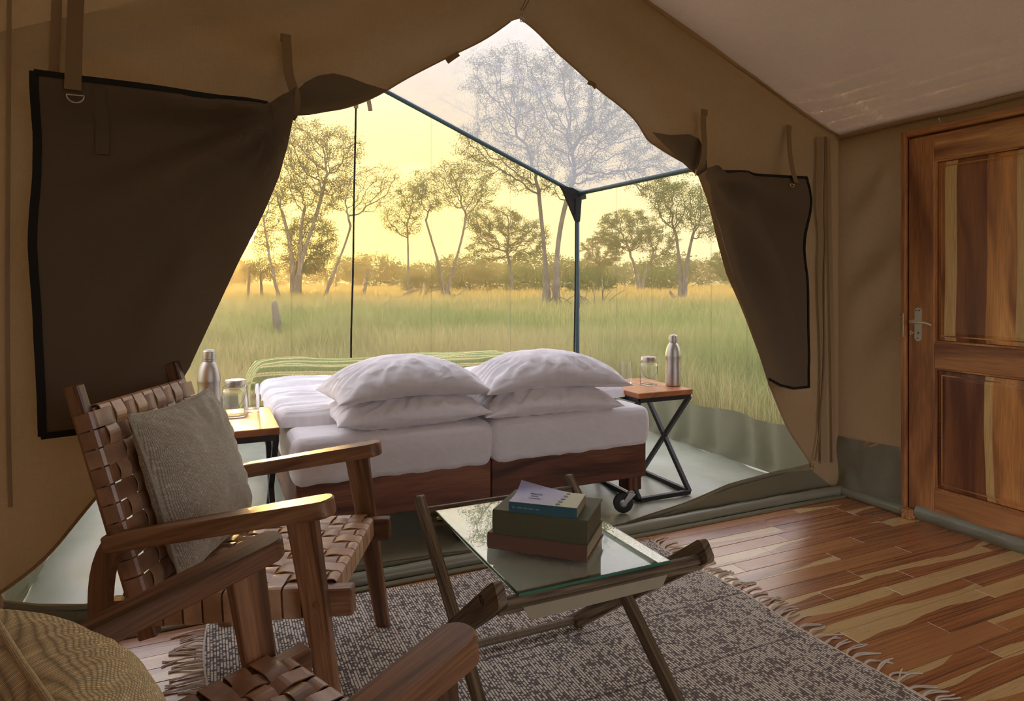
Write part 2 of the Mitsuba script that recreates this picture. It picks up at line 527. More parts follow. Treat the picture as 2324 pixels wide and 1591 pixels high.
def place_front(Y):
    return lambda u, v, w: np.stack([u, Y + w, v], 1)


m, uv = cloth(wall_poly, .035, place_front(YW), wall_disp)
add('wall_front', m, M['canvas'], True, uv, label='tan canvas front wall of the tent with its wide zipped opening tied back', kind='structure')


def ribbon(pts, w, nrm, th=.002):
    """Flat strip along pts (3-D), of width w across the direction nrm x tangent."""
    p = np.asarray(pts, float); n = len(p)
    t = np.gradient(p, axis=0); t /= np.linalg.norm(t, axis=1, keepdims=True)
    nrm = np.broadcast_to(np.asarray(nrm, float), p.shape)
    s = np.cross(nrm, t); s /= np.linalg.norm(s, axis=1, keepdims=True)
    q = np.cross(t, s)
    v = np.stack([p - s * w / 2 - q * th / 2, p + s * w / 2 - q * th / 2, p + s * w / 2 + q * th / 2, p - s * w / 2 + q * th / 2], 1).reshape(-1, 3)
    f = []
    for i in range(n - 1):
        for j in range(4):
            k = (j + 1) % 4
            f += [(i * 4 + j, i * 4 + k, i * 4 + 4 + k), (i * 4 + j, i * 4 + 4 + k, i * 4 + 4 + j)]
    f += [(0, 2, 1), (0, 3, 2), (n * 4 - 4, n * 4 - 3, n * 4 - 2), (n * 4 - 4, n * 4 - 2, n * 4 - 1)]
    m = trimesh.Trimesh(v, np.array(f), process=False)
    if m.volume < 0: m.invert()
    return m


def wline(pix, Y): return np.array([atY(x, y, Y) for x, y in pix])


def edge3(pix, off=0.0):
    p = np.array([atY(x, y, edgeY((x, y))) for x, y in pix])
    p = spline(p, len(pix) * 4)
    u, v = p[:, 0], p[:, 2]
    p[:, 1] = YW + wall_disp(u, v) + off
    return p


add('wall_front__hem', tube(edge3(right_edge[:11]), .0035, 6), M['canvas_tape'], True, label='rolled hem along the right side of the opening')
add('wall_front__hem', tube(edge3(left_edge[16:]), .0035, 6), M['canvas_tape'], True, label='rolled hem along the upper left of the opening')
add('wall_front__hem', tube(edge3(left_edge[:9], -.005), .006, 6), M['canvas_tape'], True, label='rolled hem at the lower left of the opening')
add('wall_front__hem', tube(edge3(right_edge[16:], -.004), .005, 6), M['canvas_tape'], True)
# the sill band, its gathered upper edge, and the zipper flap at the right
sillp = edge3([(1838, 1052)] + sill_edge, -.006)
lowp = sillp.copy(); lowp[:, 2] -= .022
nn = len(sillp)
gath = np.vstack([sillp + np.stack([0 * np.arange(nn), -.004 - .006 * np.sin(np.arange(nn) * 2.3) ** 2, 0 * np.arange(nn)], 1), lowp])
gf = np.array([[i, i + 1, nn + i + 1] for i in range(nn - 1)] + [[i, nn + i + 1, nn + i] for i in range(nn - 1)])
add('wall_front__sill_edge', trimesh.Trimesh(gath, gf, process=False), M['vinyl'], True, label='gathered upper edge of the canvas sill')
band = Polygon([wpt(*q) for q in [(1895, 1112), (1838, 1066)]] + [(q[0], q[2] - .018) for q in sillp[4:]] + [(-.66, .0), (3.26, 0.0)]).buffer(0)
m, uv = cloth(band, .05, place_front(YW - .012), lambda u, v: .006 * np.sin(u * 9))
add('wall_front__sill_band', m, M['vinyl_dark'], True, uv, label='dark olive vinyl band under the opening')
def onwall(p, off=-.02):
    p = p.copy()
    p[:, 1] = YW + wall_disp(p[:, 0], p[:, 2]) + off
    return p


for xs, w, mm in (((1858, 1862, 1868, 1870), .05, 'canvas_tape'), ((1880, 1884, 1890, 1893), .03, 'canvas_tape')):
    p = wline([(xs[0], 312), (xs[1], 560), (xs[2], 850), (xs[3], 1050)], YW - .02)
    p = onwall(spline(p, 24))
    add('wall_front__seam_strip', ribbon(p, w, (0, -1, 0), .003), M[mm], 40)
p = wline([(1873, 310), (1871, 560), (1868, 850), (1862, 960), (1850, 1045)], YW - .026)
add('wall_front__piping', tube(onwall(spline(p, 24), -.026), .005, 6), M['webbing'], True, label='pale piping along the zipper flap')
p = wline([(22, -20), (20, 300), (18, 700), (25, 1150)], YW - .015)
add('wall_front__seam_strip', ribbon(onwall(spline(p, 24)), .012, (0, -1, 0), .003), M['canvas_tape'], 40)
p = wline([(130, -20), (126, 60), (124, 170)], YW - .015)
add('wall_front__seam_strip', ribbon(onwall(spline(p, 12)), .03, (0, -1, 0), .003), M['canvas_tape'], 40)


# right wall, with the door's place left out
DY0, DY1, DZ1 = 1.36, 2.25, 1.972
rw = Polygon([(YB, .0), (YW, .0), (YW, ZE + .03), (YB, ZE + .03)]).difference(Polygon([(DY0, -.1), (DY1, -.1), (DY1, DZ1), (DY0, DZ1)]))


def rw_disp(u, v):
    n = meshkit.fbm(np.stack([u * 2, v * 2, 0 * u + 4], -1), 3, 9) - .5
    fold = np.sin((v * 1.5 - (YW - u) * 1.9) * 8 + 5 * n) * .036 * np.clip((v - .5) / .6, 0, 1) * np.clip((ZE - v) / .3, 0, 1)
    return .02 * n + fold


up = rw.intersection(Polygon([(YB, .3), (YW, .3), (YW, 3), (YB, 3)]))
m, uv = cloth(up, .05, lambda u, v, w: np.stack([XR + w * np.clip((YW - u) / .15, 0, 1) * .8, u, v], 1), rw_disp)
add('wall_right', m, M['canvas'], True, uv, label='tan canvas right wall of the tent around the wooden door', kind='structure')
lo = Polygon([(DY1, 0), (YW, 0), (YW, .32), (2.5, .325), (2.4, .33), (DY1, .34)])


def sk_disp(u, v):
    n = meshkit.fbm(np.stack([u * 5, v * 5, 0 * u + 4], -1), 3, 2) - .5
    return -.006 + .022 * n + .01 * np.sin((u + v * .8) * 17 + 5 * n) - .03 * np.exp(-(v / .03) ** 2)


m, uv = cloth(lo, .02, lambda u, v, w: np.stack([XR + w, u, v], 1), sk_disp)
add('wall_right__skirt', m, M['vinyl'], True, uv, label='grey green vinyl skirt creased along the foot of the wall')
m, uv = cloth(Polygon([(YB, 0), (DY0, 0), (DY0, .34), (YB, .34)]), .05, lambda u, v, w: np.stack([XR + w, u, v], 1), sk_disp)
add('wall_right__skirt', m, M['vinyl'], True, uv)
m, uv = cloth(Polygon([(YB, 0), (YW, 0), (YW, ZE), (YB, ZE)]), .1, lambda u, v, w: np.stack([XL + w, u, v], 1), lambda u, v: .03 * (meshkit.fbm(np.stack([u * 2, v * 2, 0 * u], -1), 3, 1) - .5))
add('wall_left', m, M['canvas'], True, uv, label='tan canvas left wall of the tent', kind='structure')


bk = Polygon([(XL - .04, 0), (XR + .05, 0), (XR + .05, ZE), (XRIDGE, ZR + .02), (XL - .04, ZE)]).difference(Polygon([(.7, -.1), (3.15, -.1), (3.15, 1.98), (XRIDGE + .2, 2.66), (.7, 2.5)]))  # unseen wall; its opening is placed and sized for the fill light
m, uv = cloth(bk, .15, place_front(YB), lambda u, v: .02 * (meshkit.fbm(np.stack([u * 2, v * 2, 0 * u], -1), 2, 1) - .5))
add('wall_back', m, M['canvas'], True, uv, label='tan canvas back wall of the tent with an opening added for fill light', kind='structure')


# roof
def roof_pt(side):
    def place(u, v, w):     # u along Y, v from the eave (0) to the ridge (2.14 m)
        v = v / 2.14
        x = (XR - (XR - XRIDGE) * v) if side > 0 else (XL + (XRIDGE - XL) * v)
        return np.stack([x, u, ZE + (ZR - ZE) * v + w], 1)
    return place


def roof_disp(u, v):
    v = v / 2.14
    n = meshkit.fbm(np.stack([u * 1.5, v * 3, 0 * u + 2], -1), 3, 4) - .5
    front = np.clip((YW - u) / .25, 0, 1)
    sag = -.05 * np.sin(np.pi * np.clip(v, 0, 1)) * front
    a = np.arctan2(v * 2.1, np.maximum(YW - u, 1e-3) + .05)
    r = np.hypot(v * 2.1, YW - u)
    e, vm = np.clip(YW - u, 0, 9), v * 2.14
    wr = (.022 * np.sin(vm * 58 + 4 * n - e * 3) + .010 * np.sin(vm * 103 + 7 * n + e * 4)) * np.exp(-e / .75) * np.exp(-((vm - .22) / .34) ** 2) * np.clip(e / .06, 0, 1)
    return sag + .03 * n * front + wr * np.clip(vm / .06, 0, 1)


for side, nm in ((1, 'right slope'), (-1, 'left slope')):
    m, uv = cloth(Polygon([(YB, -.1), (YW + .05, -.1), (YW + .05, 2.14), (YB, 2.14)]), .03 if side > 0 else .15, roof_pt(side), roof_disp)
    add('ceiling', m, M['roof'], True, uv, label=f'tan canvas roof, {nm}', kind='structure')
ev = np.array([[XR - .015, y, ZE - .012 + .004 * np.sin(y * 9)] for y in np.linspace(YB, YW - .02, 40)])
add('trim_1', tube(ev, .012, 10), M['canvas_tape'], True, label='canvas covered eave rail along the right wall', kind='structure')
p = wline([(1903, 306), (1840, 270), (1750, 205), (1650, 138), (1560, 78), (1440, -10), (1350, -70)], YW - .015)
add('trim_2', tube(spline(p, 40), .005, 8), M['canvas_tape'], True, label='seam where the roof meets the front wall', kind='structure')

# vinyl covered rails on the floor
p = np.array([[x, YW - .045 + .004 * math.sin(x * 3), .026] for x in np.linspace(XL + .02, XR - .03, 60)])
add('trim_3', tube(p, .027 + .0015 * np.sin(np.arange(60) * 1.7), 12), M['vinyl'], True, label='green vinyl covered rail along the foot of the opening', kind='structure')
p = np.array([[XR - .04, y, .024] for y in np.linspace(DY1 - .02, YW - .05, 16)])
add('trim_4', tube(p, .026, 12), M['vinyl'], True, label='green vinyl covered rail along the foot of the right wall', kind='structure')
add('trim_5', bbox(3.9, .03, .012, .003, (1.3, YW - .085, .006)), M['vinyl_dark'], 30, label='flat dark strip between the floor boards and the vinyl rail', kind='structure')

# ------------------------------------------------------------------ floor boards
fl = add('floor', bbox(4.1, 5.2, .04, .002, (1.3, .05, -.045)), M['vinyl_dark'], False, label='polished hardwood floor of mixed dark and pale boards', kind='structure')
y, row, pid = 2.572, 0, 1
while y > -.45:
    w = .082
    x = XL + .02 - rng.uniform(0, .5)
    while x < XR - .03:
        L = rng.uniform(.42, 1.05)
        a, b = max(x, XL + .01), min(x + L, XR - .015)
        if b - a > .03:
            top = .0 + rng.uniform(-.0008, .0008)
            m = bbox(b - a - .0012, w - .0012, .024, .0012, ((a + b) / 2, y - w / 2, top - .012))
            v = np.asarray(m.vertices)
            flip = rng.random() < .5
            ac = (v[:, 1] - (y - w)) / w
            ac = (1 - ac if flip else ac) * .96 + .02
            u2 = np.stack([v[:, 0] + rng.uniform(0, 40), pid + ac], 1)
            if pid < 300:
                add('floor__board', m, M['floor'], False, u2)
            pid += 1
        x += L
    y -= w
    row += 1

# ------------------------------------------------------------------ door
dr_ = 'door_1'
labels[dr_] = {'label': 'carved hardwood door of red brown and yellow boards in the right wall', 'kind': 'structure'}
XD = 3.262       # face of the leaf
iid = [300]


def dpart(name, y0, y1, z0, z1, x0, x1, axis, bev=.003, label=None, ident=None):
    m = bbox(x1 - x0, y1 - y0, z1 - z0, bev, ((x0 + x1) / 2, (y0 + y1) / 2, (z0 + z1) / 2))
    if ident is None:
        iid[0] += 1
        while idr(iid[0]) > .5: iid[0] += 1
        ident = iid[0]
    return add(f'{dr_}__{name}', m, M['door'], False, grain(m, axis, rng.uniform(0, 30), ident), label=label)


def idr(i):
    # the same hash as mikit.cell_rand(i, 3, 7)
    x, y, z = ((int(v) + 1000000) & 0xFFFFFFFF for v in (i, 3, 7))
    h = (x * 374761393 + y * 668265263 + z * 2147483647) & 0xFFFFFFFF
    h = ((h ^ (h >> 13)) * 1274126177) & 0xFFFFFFFF
    return ((h ^ (h >> 16)) & 0xFFFFFF) / 16777215.0


LY1, LY0 = 2.222, 1.405            # leaf
dpart('jamb', 2.230, 2.254, 0.0, DZ1, 3.246, 3.30, (0, 0, 1))
dpart('jamb', DY0, 1.398, 0.0, DZ1, 3.246, 3.30, (0, 0, 1))
dpart('head_jamb', DY0 + .036, 2.230, 1.942, DZ1, 3.246, 3.30, (0, 1, 0))
dpart('stile', 2.092, LY1, .045, 1.93, XD, XD + .036, (0, 0, 1))
dpart('stile', LY0, LY0 + .13, .045, 1.93, XD, XD + .036, (0, 0, 1))
rails = [(1.80, 1.93), (.775, .902), (.045, .175)]
for a, b in rails:
    dpart('rail', LY0 + .13, 2.092, a, b, XD, XD + .036, (0, 1, 0))
pid_ = [i for i in range(500, 900) if .55 < idr(i) < .9]
for k, (a, b) in enumerate(((.902, 1.80), (.175, .775))):
    y0, y1 = LY0 + .13, 2.092
    # moulding: two stepped frames, then a raised field
    fr = extr(Polygon([(y0, a), (y1, a), (y1, b), (y0, b)]).difference(Polygon([(y0 + .012, a + .012), (y1 - .012, a + .012), (y1 - .012, b - .012), (y0 + .012, b - .012)]).buffer(.004)), .02)
    fr = frame(fr, V(XD + .006, 0, 0), V(0, 1, 0), V(0, 0, 1), V(1, 0, 0))
    add(f'{dr_}__moulding', fr, M['door'], False, grain(fr, (0, 0, 1), 3, 305 if idr(305) < .5 else 306))
    o = [(y0 + .012, y1 - .012, a + .012, b - .012, XD + .016), (y0 + .05, y1 - .05, a + .05, b - .05, XD + .005)]
    pts = []
    for (p0, p1, q0, q1, xx) in o:
        pts += [(xx, p0, q0), (xx, p1, q0), (xx, p1, q1), (xx, p0, q1)]
    pts += [(XD + .03, p0, q0) for p0 in (y0 + .012, y1 - .012) for q0 in (a + .012, b - .012)]
    m = hullof(pts)
    v = np.asarray(m.vertices)
    u2 = np.stack([v[:, 2] + 7 * k, 801 + k + .5 + (v[:, 1] - 1.75)], 1)
    add(f'{dr_}__panel', m, M['door'], False, u2, label='raised panel glued up from dark and yellow boards')
    m = extr(Polygon([(y0 + .03, a + .03), (y1 - .03, a + .03), (y1 - .03, b - .03), (y0 + .03, b - .03)]).difference(Polygon([(y0 + .036, a + .036), (y1 - .036, a + .036), (y1 - .036, b - .036), (y0 + .036, b - .036)])), .004)
    m = frame(m, V(XD + .0085, 0, 0), V(0, 1, 0), V(0, 0, 1), V(1, 0, 0))
    add(f'{dr_}__bead', m, M['door'], False, grain(m, (0, 0, 1), 3, 302))
dpart('light_block_board', DY0, DY1, .0, DZ1, 3.299, 3.306, (0, 0, 1))  # added board behind the whole door, keeps outside light out of the gaps
for a, b in ((.902, 1.80), (.175, .775)):
    dpart('panel_light_block', LY0 + .12, 2.10, a - .01, b + .01, 3.288, 3.297, (0, 0, 1))  # added behind each panel to block light leaking past the moulding
# handle
hp = Polygon([(-.017, -.085 + .017), (.017, -.085 + .017), (.017, .085 - .017), (-.017, .085 - .017)]).union(Point(0, .068).buffer(.017)).union(Point(0, -.068).buffer(.017))
HYc, HZc = 2.170, .986
pl = frame(extr(hp, .007), V(XD, HYc, HZc), V(0, 1, 0), V(0, 0, 1), V(-1, 0, 0))
hk = add(f'{dr_}__handle', pl, M['nickel'], 30, label='satin nickel lever handle on a long plate')
add(f'{hk}__lever', cat([tube(spline([(XD - .045, HYc + .014, HZc + .014), (XD - .047, HYc - .02, HZc + .014), (XD - .045, HYc - .06, HZc + .012), (XD - .043, HYc - .092, HZc + .001)], 16), np.linspace(.0085, .0045, 16), 10), tube([(XD, HYc + .01, HZc + .014), (XD - .047, HYc + .01, HZc + .014)], .0095, 14)]), M['nickel'], 40)
for dy, dz in ((-.008, .07), (.008, .07), (0, -.07)):
    add(f'{hk}__screw', tube([(XD - .006, HYc + dy, HZc + dz), (XD - .0085, HYc + dy, HZc + dz)], .0032, 8), M['black'], 30)
add(f'{hk}__keyhole', tube([(XD - .006, HYc - .002, HZc - .042), (XD - .0082, HYc - .002, HZc - .042)], .0045, 8), M['black'], 30)
key = cat([tube([(XD - .008, HYc + .0, HZc - .042), (XD - .038, HYc + .006, HZc - .042)], .0022, 8), frame(trimesh.creation.torus(.008, .0022, 16, 8), V(XD - .046, HYc + .008, HZc - .042), V(1, 0, 0), V(0, 0, 1), V(0, 1, 0))])
add(f'{hk}__key', key, M['nickel'], 40)
add(f'{dr_}__strike_plate', bbox(.004, .008, .12, .001, (3.2335, 2.2325, .98)), M['nickel'], 30)
add(f'{dr_}__foot_block', bbox(.05, .045, .045, .003, (3.235, 2.205, .024)), M['door'], False, None, label='small wooden block at the foot of the jamb')
m, uv = cloth(Polygon([(DY0, 0.0), (2.18, .0), (2.18, .07), (DY0, .07)]), .02, lambda u, v, w: np.stack([3.262 + w, u, v], 1), lambda u, v: -.02 * np.sin(np.clip(v / .07, 0, 1) * np.pi) + .004 * np.sin(u * 31))
add(f'{dr_}__threshold', m, M['vinyl'], True, uv, label='rounded grey vinyl threshold under the door')
for (x_, y_, z_) in ((3.265, 2.258, 1.70), (3.265, 2.258, 1.03), (3.265, 2.258, .42)):
    add(f'{dr_}__nail', tube([(x_, y_ - .004, z_), (x_, y_ + .018, z_)], .0015, 6), M['steel'], 30)
add(f'{dr_}__hook', tube([(3.25, 2.05, 1.972), (3.235, 2.05, 1.988), (3.23, 2.05, 2.0)], .0025, 6), M['steel'], 30)

# ------------------------------------------------------------------ the net room beyond the opening
EXL, EXR = -.63, 3.215
gz = lambda x, y: .028 * (meshkit.fbm(np.stack([x * 2.6, y * 2.6, 0 * x], -1), 3, 8) - .5) + .004 * np.sin((x * 1.3 + y * 2.1) * 6 + 6 * meshkit.fbm(np.stack([x * 1.5, y * 1.5, 0 * x], -1), 2, 3))
m, uv = cloth(Polygon([(EXL - .09, YW - .02), (EXR + .07, YW - .02), (EXR + .07, YF + .07), (EXL - .09, YF + .07)]), .05, lambda u, v, w: np.stack([u, v, w], 1), lambda u, v: gz(u, v) - .004)
add('floor_002', m, M['groundsheet'], True, uv, label='grey green vinyl groundsheet of the net room beyond the opening', kind='structure')
ns = 'net_room'
labels[ns] = {'label': 'insect net walls and gauze roof of the sleeping porch outside the opening', 'kind': 'structure'}
SKH = .325


def skirt(p0, p1, seed):
    p0, p1 = V(*p0), V(*p1)
    L = np.linalg.norm(p1 - p0); d = (p1 - p0) / L; nrm = V(d[1], -d[0], 0)

    def dsp(u, v):
        n = meshkit.fbm(np.stack([u * 3, v * 2, 0 * u + seed], -1), 2, 3)
        return .034 * np.sin(u * 26 + 6 * n) * np.clip(1 - v / .5, .45, 1) * np.clip(v / .05, 0, 1)
    top = [(L * t, SKH + .012 * math.sin(t * 31 + seed)) for t in np.linspace(1, 0, 40)]
    return cloth(Polygon([(0, 0), (L, 0)] + top), .03, lambda u, v, w: p0 + u[:, None] * d + w[:, None] * nrm + np.stack([0 * u, 0 * u, v], 1), dsp)


for a, b in (((EXR, YW + .02, 0), (EXR, YF, 0)), ((EXL, YF, 0), (EXL, YW + .02, 0)), ((EXL, YF, 0), (EXR, YF, 0))):
    m, uv = skirt(a, b, a[1] + b[0])
    add(f'{ns}__skirt', m, M['vinyl_pale'], True, uv, label='pleated grey green vinyl skirt along the foot of the net')


def quad(pts):
    return trimesh.Trimesh(np.array(pts, float), [[0, 1, 2], [0, 2, 3]], process=False), np.array([[0, 0], [1, 0], [1, 1], [0, 1.0]])


for X in (EXR, EXL):
    m, uv = quad([(X, YW, SKH - .02), (X, YF, SKH - .02), (X, YF, ZE), (X, YW, ZE - .03)])
    add(f'{ns}__side_net', m, M['net'], False, uv * V(2.8, 1.7))
gv = np.array([(EXL, YF, SKH - .02), (EXR, YF, SKH - .02), (EXR, YF, ZE), (XRIDGE - .02, YF, ZR), (EXL, YF, ZE)])
add(f'{ns}__end_net', trimesh.Trimesh(gv, [[0, 1, 2], [0, 2, 3], [0, 3, 4]], process=False), M['net'], False, gv[:, [0, 2]])
for s in (1, -1):
    X = EXR if s > 0 else EXL
    m, uv = quad([(X, YW, ZE - .03), (X, YF, ZE + .01), (XRIDGE - .02, YF, ZR + .01), (XRIDGE - .02, YW, ZR)])
    add(f'{ns}__roof_gauze', m, M['gauze'], False, uv * V(2.8, 2.1), label='whitish gauze roof of the net room')
PR = .020
C1 = V(EXR - .01, YF - .01, ZE); C2 = V(EXL + .01, YF - .01, ZE); RG = V(XRIDGE - .02, YF - .01, ZR)
pole_defs = [((C1[0], C1[1], 0), C1), ((C2[0], C2[1], 0), C2), (C1, RG), (C2, RG), (C1, (EXR - .01, YW + .05, ZE - .03)), (C2, (EXL + .01, YW + .05, ZE - .03)), ((RG[0], YW + .05, ZR - .005), RG)]
for a, b in pole_defs:
    add(f'{ns}__pole', tube(np.linspace(a, b, 6), PR, 12), M['pole'], True, label='thin blue green frame pole')
add(f'{ns}__pole_sleeve', tube([(C1[0], C1[1], .95), (C1[0], C1[1], 1.35)], PR + .003, 12), M['pole'], 30)
# corner patch
pc = [C1 + V(.06, -.03, .03), C1 + V(-.2, -.03, .06), C1 + V(-.17, -.03, .02), C1 + V(-.03, -.03, -.27), C1 + V(.0, -.03, -.27), C1 + V(.02, -.03, -.06), C1 + V(.07, -.03, -.05)]
m = extr(Polygon([(q[0], q[2]) for q in pc]), .045)
add(f'{ns}__corner_patch', frame(m, V(0, YF - .06, 0), V(1, 0, 0), V(0, 0, 1), V(0, 1, 0)), M['binding'], 30, label='black reinforcing patch at the pole corner')
m = bbox(.1, .09, .06, .012, C1 + V(.02, -.01, .0))
add(f'{ns}__corner_patch', m, M['binding'], 30)
# seams of the net
for yy in (3.0, 3.28, 3.62, 4.3, 4.8):
    m, uv = quad([(EXR - .003, yy, SKH), (EXR - .003, yy + .012, SKH), (EXR - .003, yy + .012, ZE - .02), (EXR - .003, yy, ZE - .02)])
    add(f'{ns}__net_seam', m, M['seam'], False, uv)
for xx in (1.75, .6, 2.5):
    m, uv = quad([(xx, YF - .004, SKH), (xx + .01, YF - .004, SKH), (xx + .01, YF - .004, roofz(xx) - .01), (xx, YF - .004, roofz(xx) - .01)])
    add(f'{ns}__net_seam', m, M['seam'], False, uv)
# zipper cords hanging from the ridge and the corner
q = [atY(x, y, YF - .05) for x, y in ((808, 238), (806, 330), (803, 480), (801, 620), (798, 720), (797, 830))]
add('hanging_cord', tube(spline(q, 30), .0075, 8), M['cord'], True, label='dark cord hanging from the ridge in front of the sunset', cat_='cord')
q = [C1 + V(-.05, -.06, -.05), C1 + V(-.055, -.06, -.5), C1 + V(-.06, -.06, -1.0), C1 + V(-.07, -.06, -1.5), C1 + V(-.07, -.06, -1.9)]
add('hanging_cord', tube(spline(q, 24), .007, 8), M['cord'], True, label='dark cord hanging beside the corner pole behind the right pillows', cat_='cord')
for a, b in (((808, 205), (808, 246)), ((832, 205), (841, 252))):
    p0, p1 = atY(*a, YF - .06), atY(*b, YF - .06)
    add(f'{ns}__tie_tab', ribbon([p0, (p0 + p1) / 2, p1], .035, (0, -1, 0), .004), M['webbing'], 30, label='short webbing tab under the ridge')

# ------------------------------------------------------------------ flaps tied back at both sides of the opening
YFL = 2.545


def smooth_poly(pix, Y): return Polygon([wpt(x, y, Y) for x, y in pix]).buffer(0)


flapL = [(80, 168), (200, 186), (340, 204), (480, 222), (612, 239), (640, 222), (668, 205), (664, 262), (652, 335), (634, 400), (604, 470), (576, 528), (541, 594), (481, 724), (431, 832), (400, 880), (340, 925), (250, 968), (175, 985), (92, 996), (88, 900), (80, 760), (72, 560), (74, 360)]
sp = np.array(wpt(655, 262, YFL))


def flap_disp(sp, seed, amp):
    def dsp(u, v):
        a = np.arctan2(u - sp[0], sp[1] - v)
        r = np.hypot(u - sp[0], v - sp[1])
        n = meshkit.fbm(np.stack([u * 2.5, v * 2.5, 0 * u + seed], -1), 3, 6) - .5
        f = np.sin(a * 9.5 + 2.2 * n + seed) * amp * np.exp(-((r - .45) / .5) ** 2) * np.clip(r / .15, 0, 1)
        d = shp_dist(opline, u, v)
        low = np.clip((v - .72) / .5, 0, 1)
        return np.minimum((f + .02 * n - .07 * np.exp(-((d - .14) / .075) ** 2) * np.clip(r / .3, 0, 1)) * low, .028) - .05 * np.exp(-(r / .14) ** 2)
    return dsp


fk = thing('tent_flap', 'large dark brown mesh flap tied back to the left of the opening', 'tent flap')
m, uv = cloth(smooth_poly(flapL, YFL), .03, place_front(YFL), flap_disp(sp, 1.3, .06))
add(f'{fk}__panel', m, M['flap'], True, uv)
bump = [(660, 264), (668, 215), (690, 192), (720, 175), (755, 168), (790, 177), (830, 194), (876, 209), (850, 224), (810, 238), (750, 254), (700, 262)]
m, uv = cloth(smooth_poly(bump, YW - .05), .02, place_front(YW - .05), lambda u, v: -.035 * np.exp(-((v - 1.93) / .07) ** 2))
add(f'{fk}__gathered_top', m, M['flap'], True, uv, label='gathered top of the flap above the strap')


def bind(pix, Y, w, disp, key, inset=0.0):
    p = wline(pix, Y)
    p = np.vstack([np.linspace(a, b, 6, endpoint=False) for a, b in zip(p[:-1], p[1:])] + [p[-1:]])
    p[:, 1] += disp(p[:, 0], p[:, 2]) - .004
    add(key, ribbon(p, w, (0, -1, 0), .004), M['binding'], 40, label='black edge binding')


dL = flap_disp(sp, 1.3, .06)
bind([(84, 172), (200, 190), (340, 208), (480, 226), (605, 242)], YFL, .018, dL, f'{fk}__binding')
bind([(84, 170), (80, 360), (78, 560), (86, 760), (94, 900), (97, 990)], YFL, .024, dL, f'{fk}__binding')
bind([(94, 990), (175, 980), (250, 963), (340, 920), (398, 875)], YFL, .02, dL, f'{fk}__binding')

flapR = [(1590, 385), (1612, 378), (1640, 386), (1740, 393), (1836, 399), (1834, 560), (1832, 640), (1836, 760), (1839, 880), (1800, 885), (1770, 878), (1742, 864), (1718, 797), (1690, 722), (1649, 620), (1624, 530), (1602, 450), (1584, 400)]
spR = np.array(wpt(1590, 395, YFL))
fk2 = thing('tent_flap', 'narrow dark mesh flap tied back to the right of the opening', 'tent flap')
dR = flap_disp(spR, 3.9, .032)
m, uv = cloth(smooth_poly(flapR, YFL), .025, place_front(YFL), dR)
add(f'{fk2}__panel', m, M['flap'], True, uv)
bumpR = [(1478, 300), (1520, 307), (1560, 305), (1585, 315), (1602, 345), (1606, 385), (1586, 398), (1560, 378), (1530, 350)]
m, uv = cloth(smooth_poly(bumpR, YW - .05), .02, place_front(YW - .05), lambda u, v: -.03 * np.exp(-((v - 2.0) / .06) ** 2))
add(f'{fk2}__gathered_top', m, M['flap'], True, uv, label='gathered top of the flap above the strap')
bind([(1640, 390), (1740, 397), (1832, 403)], YFL, .012, dR, f'{fk2}__binding')
bind([(1832, 402), (1830, 560), (1828, 640), (1832, 760), (1835, 878)], YFL, .012, dR, f'{fk2}__binding')
bind([(1835, 878), (1800, 881), (1770, 874), (1744, 860)], YFL, .012, dR, f'{fk2}__binding')


def strap(pix, Ys, w, label, ring=None, fit=None):
    k = thing('webbing_strap', label, 'strap')
    p = np.array([atY(x, y, Y) for (x, y), Y in zip(pix, Ys)])
    if fit is not None:
        p[:, 1] = np.where(p[:, 2] < fit[1], np.minimum(p[:, 1], YFL + fit[0](p[:, 0], p[:, 2]) - .02), p[:, 1])
        Ys = p[:, 1]
    m = ribbon(spline(p, 28), w, (0, -1, 0), .003)
    add(f'{k}__webbing', m, M['webbing'], 40)
    d = p[0]
    add(f'{k}__stitched_end', bbox(w * 1.08, .006, .03, .001, d + V(0, -.003, -.012)), M['webbing'], 30)
    if ring:
        c = atY(*ring, Ys[-1]); R = w * .52
        t = np.linspace(np.pi, 2 * np.pi, 16)
        pts = np.stack([c[0] + R * np.cos(t), 0 * t + c[1], c[2] + R * np.sin(t)], 1)
        pts = np.vstack([pts, pts[:1]])
        add(f'{k}__d_ring', tube(pts, .0022, 8), M['nickel'], True, label='steel D ring')
    return k


strap([(175, -25), (174, 60), (175, 140), (172, 214)], [2.60, 2.585, 2.56, 2.54], .046, 'olive webbing strap with a D ring over the left dark flap', (171, 216), (dL, 2.1))
strap([(648, 80), (652, 130), (660, 185), (671, 225), (668, 250), (660, 263)], [2.62, 2.585, 2.545, 2.52, 2.535, 2.6], .034, 'webbing strap looped round the gathered left flap')
strap([(1598, 250), (1597, 300), (1598, 350), (1592, 378), (1578, 392)], [2.62, 2.59, 2.55, 2.545, 2.6], .034, 'webbing strap looped round the gathered right flap')
strap([(1790, 286), (1791, 320), (1796, 370), (1798, 416)], [2.62, 2.585, 2.56, 2.55], .03, 'narrow webbing strap with a small D ring over the right dark flap', (1798, 418), (dR, 1.78))
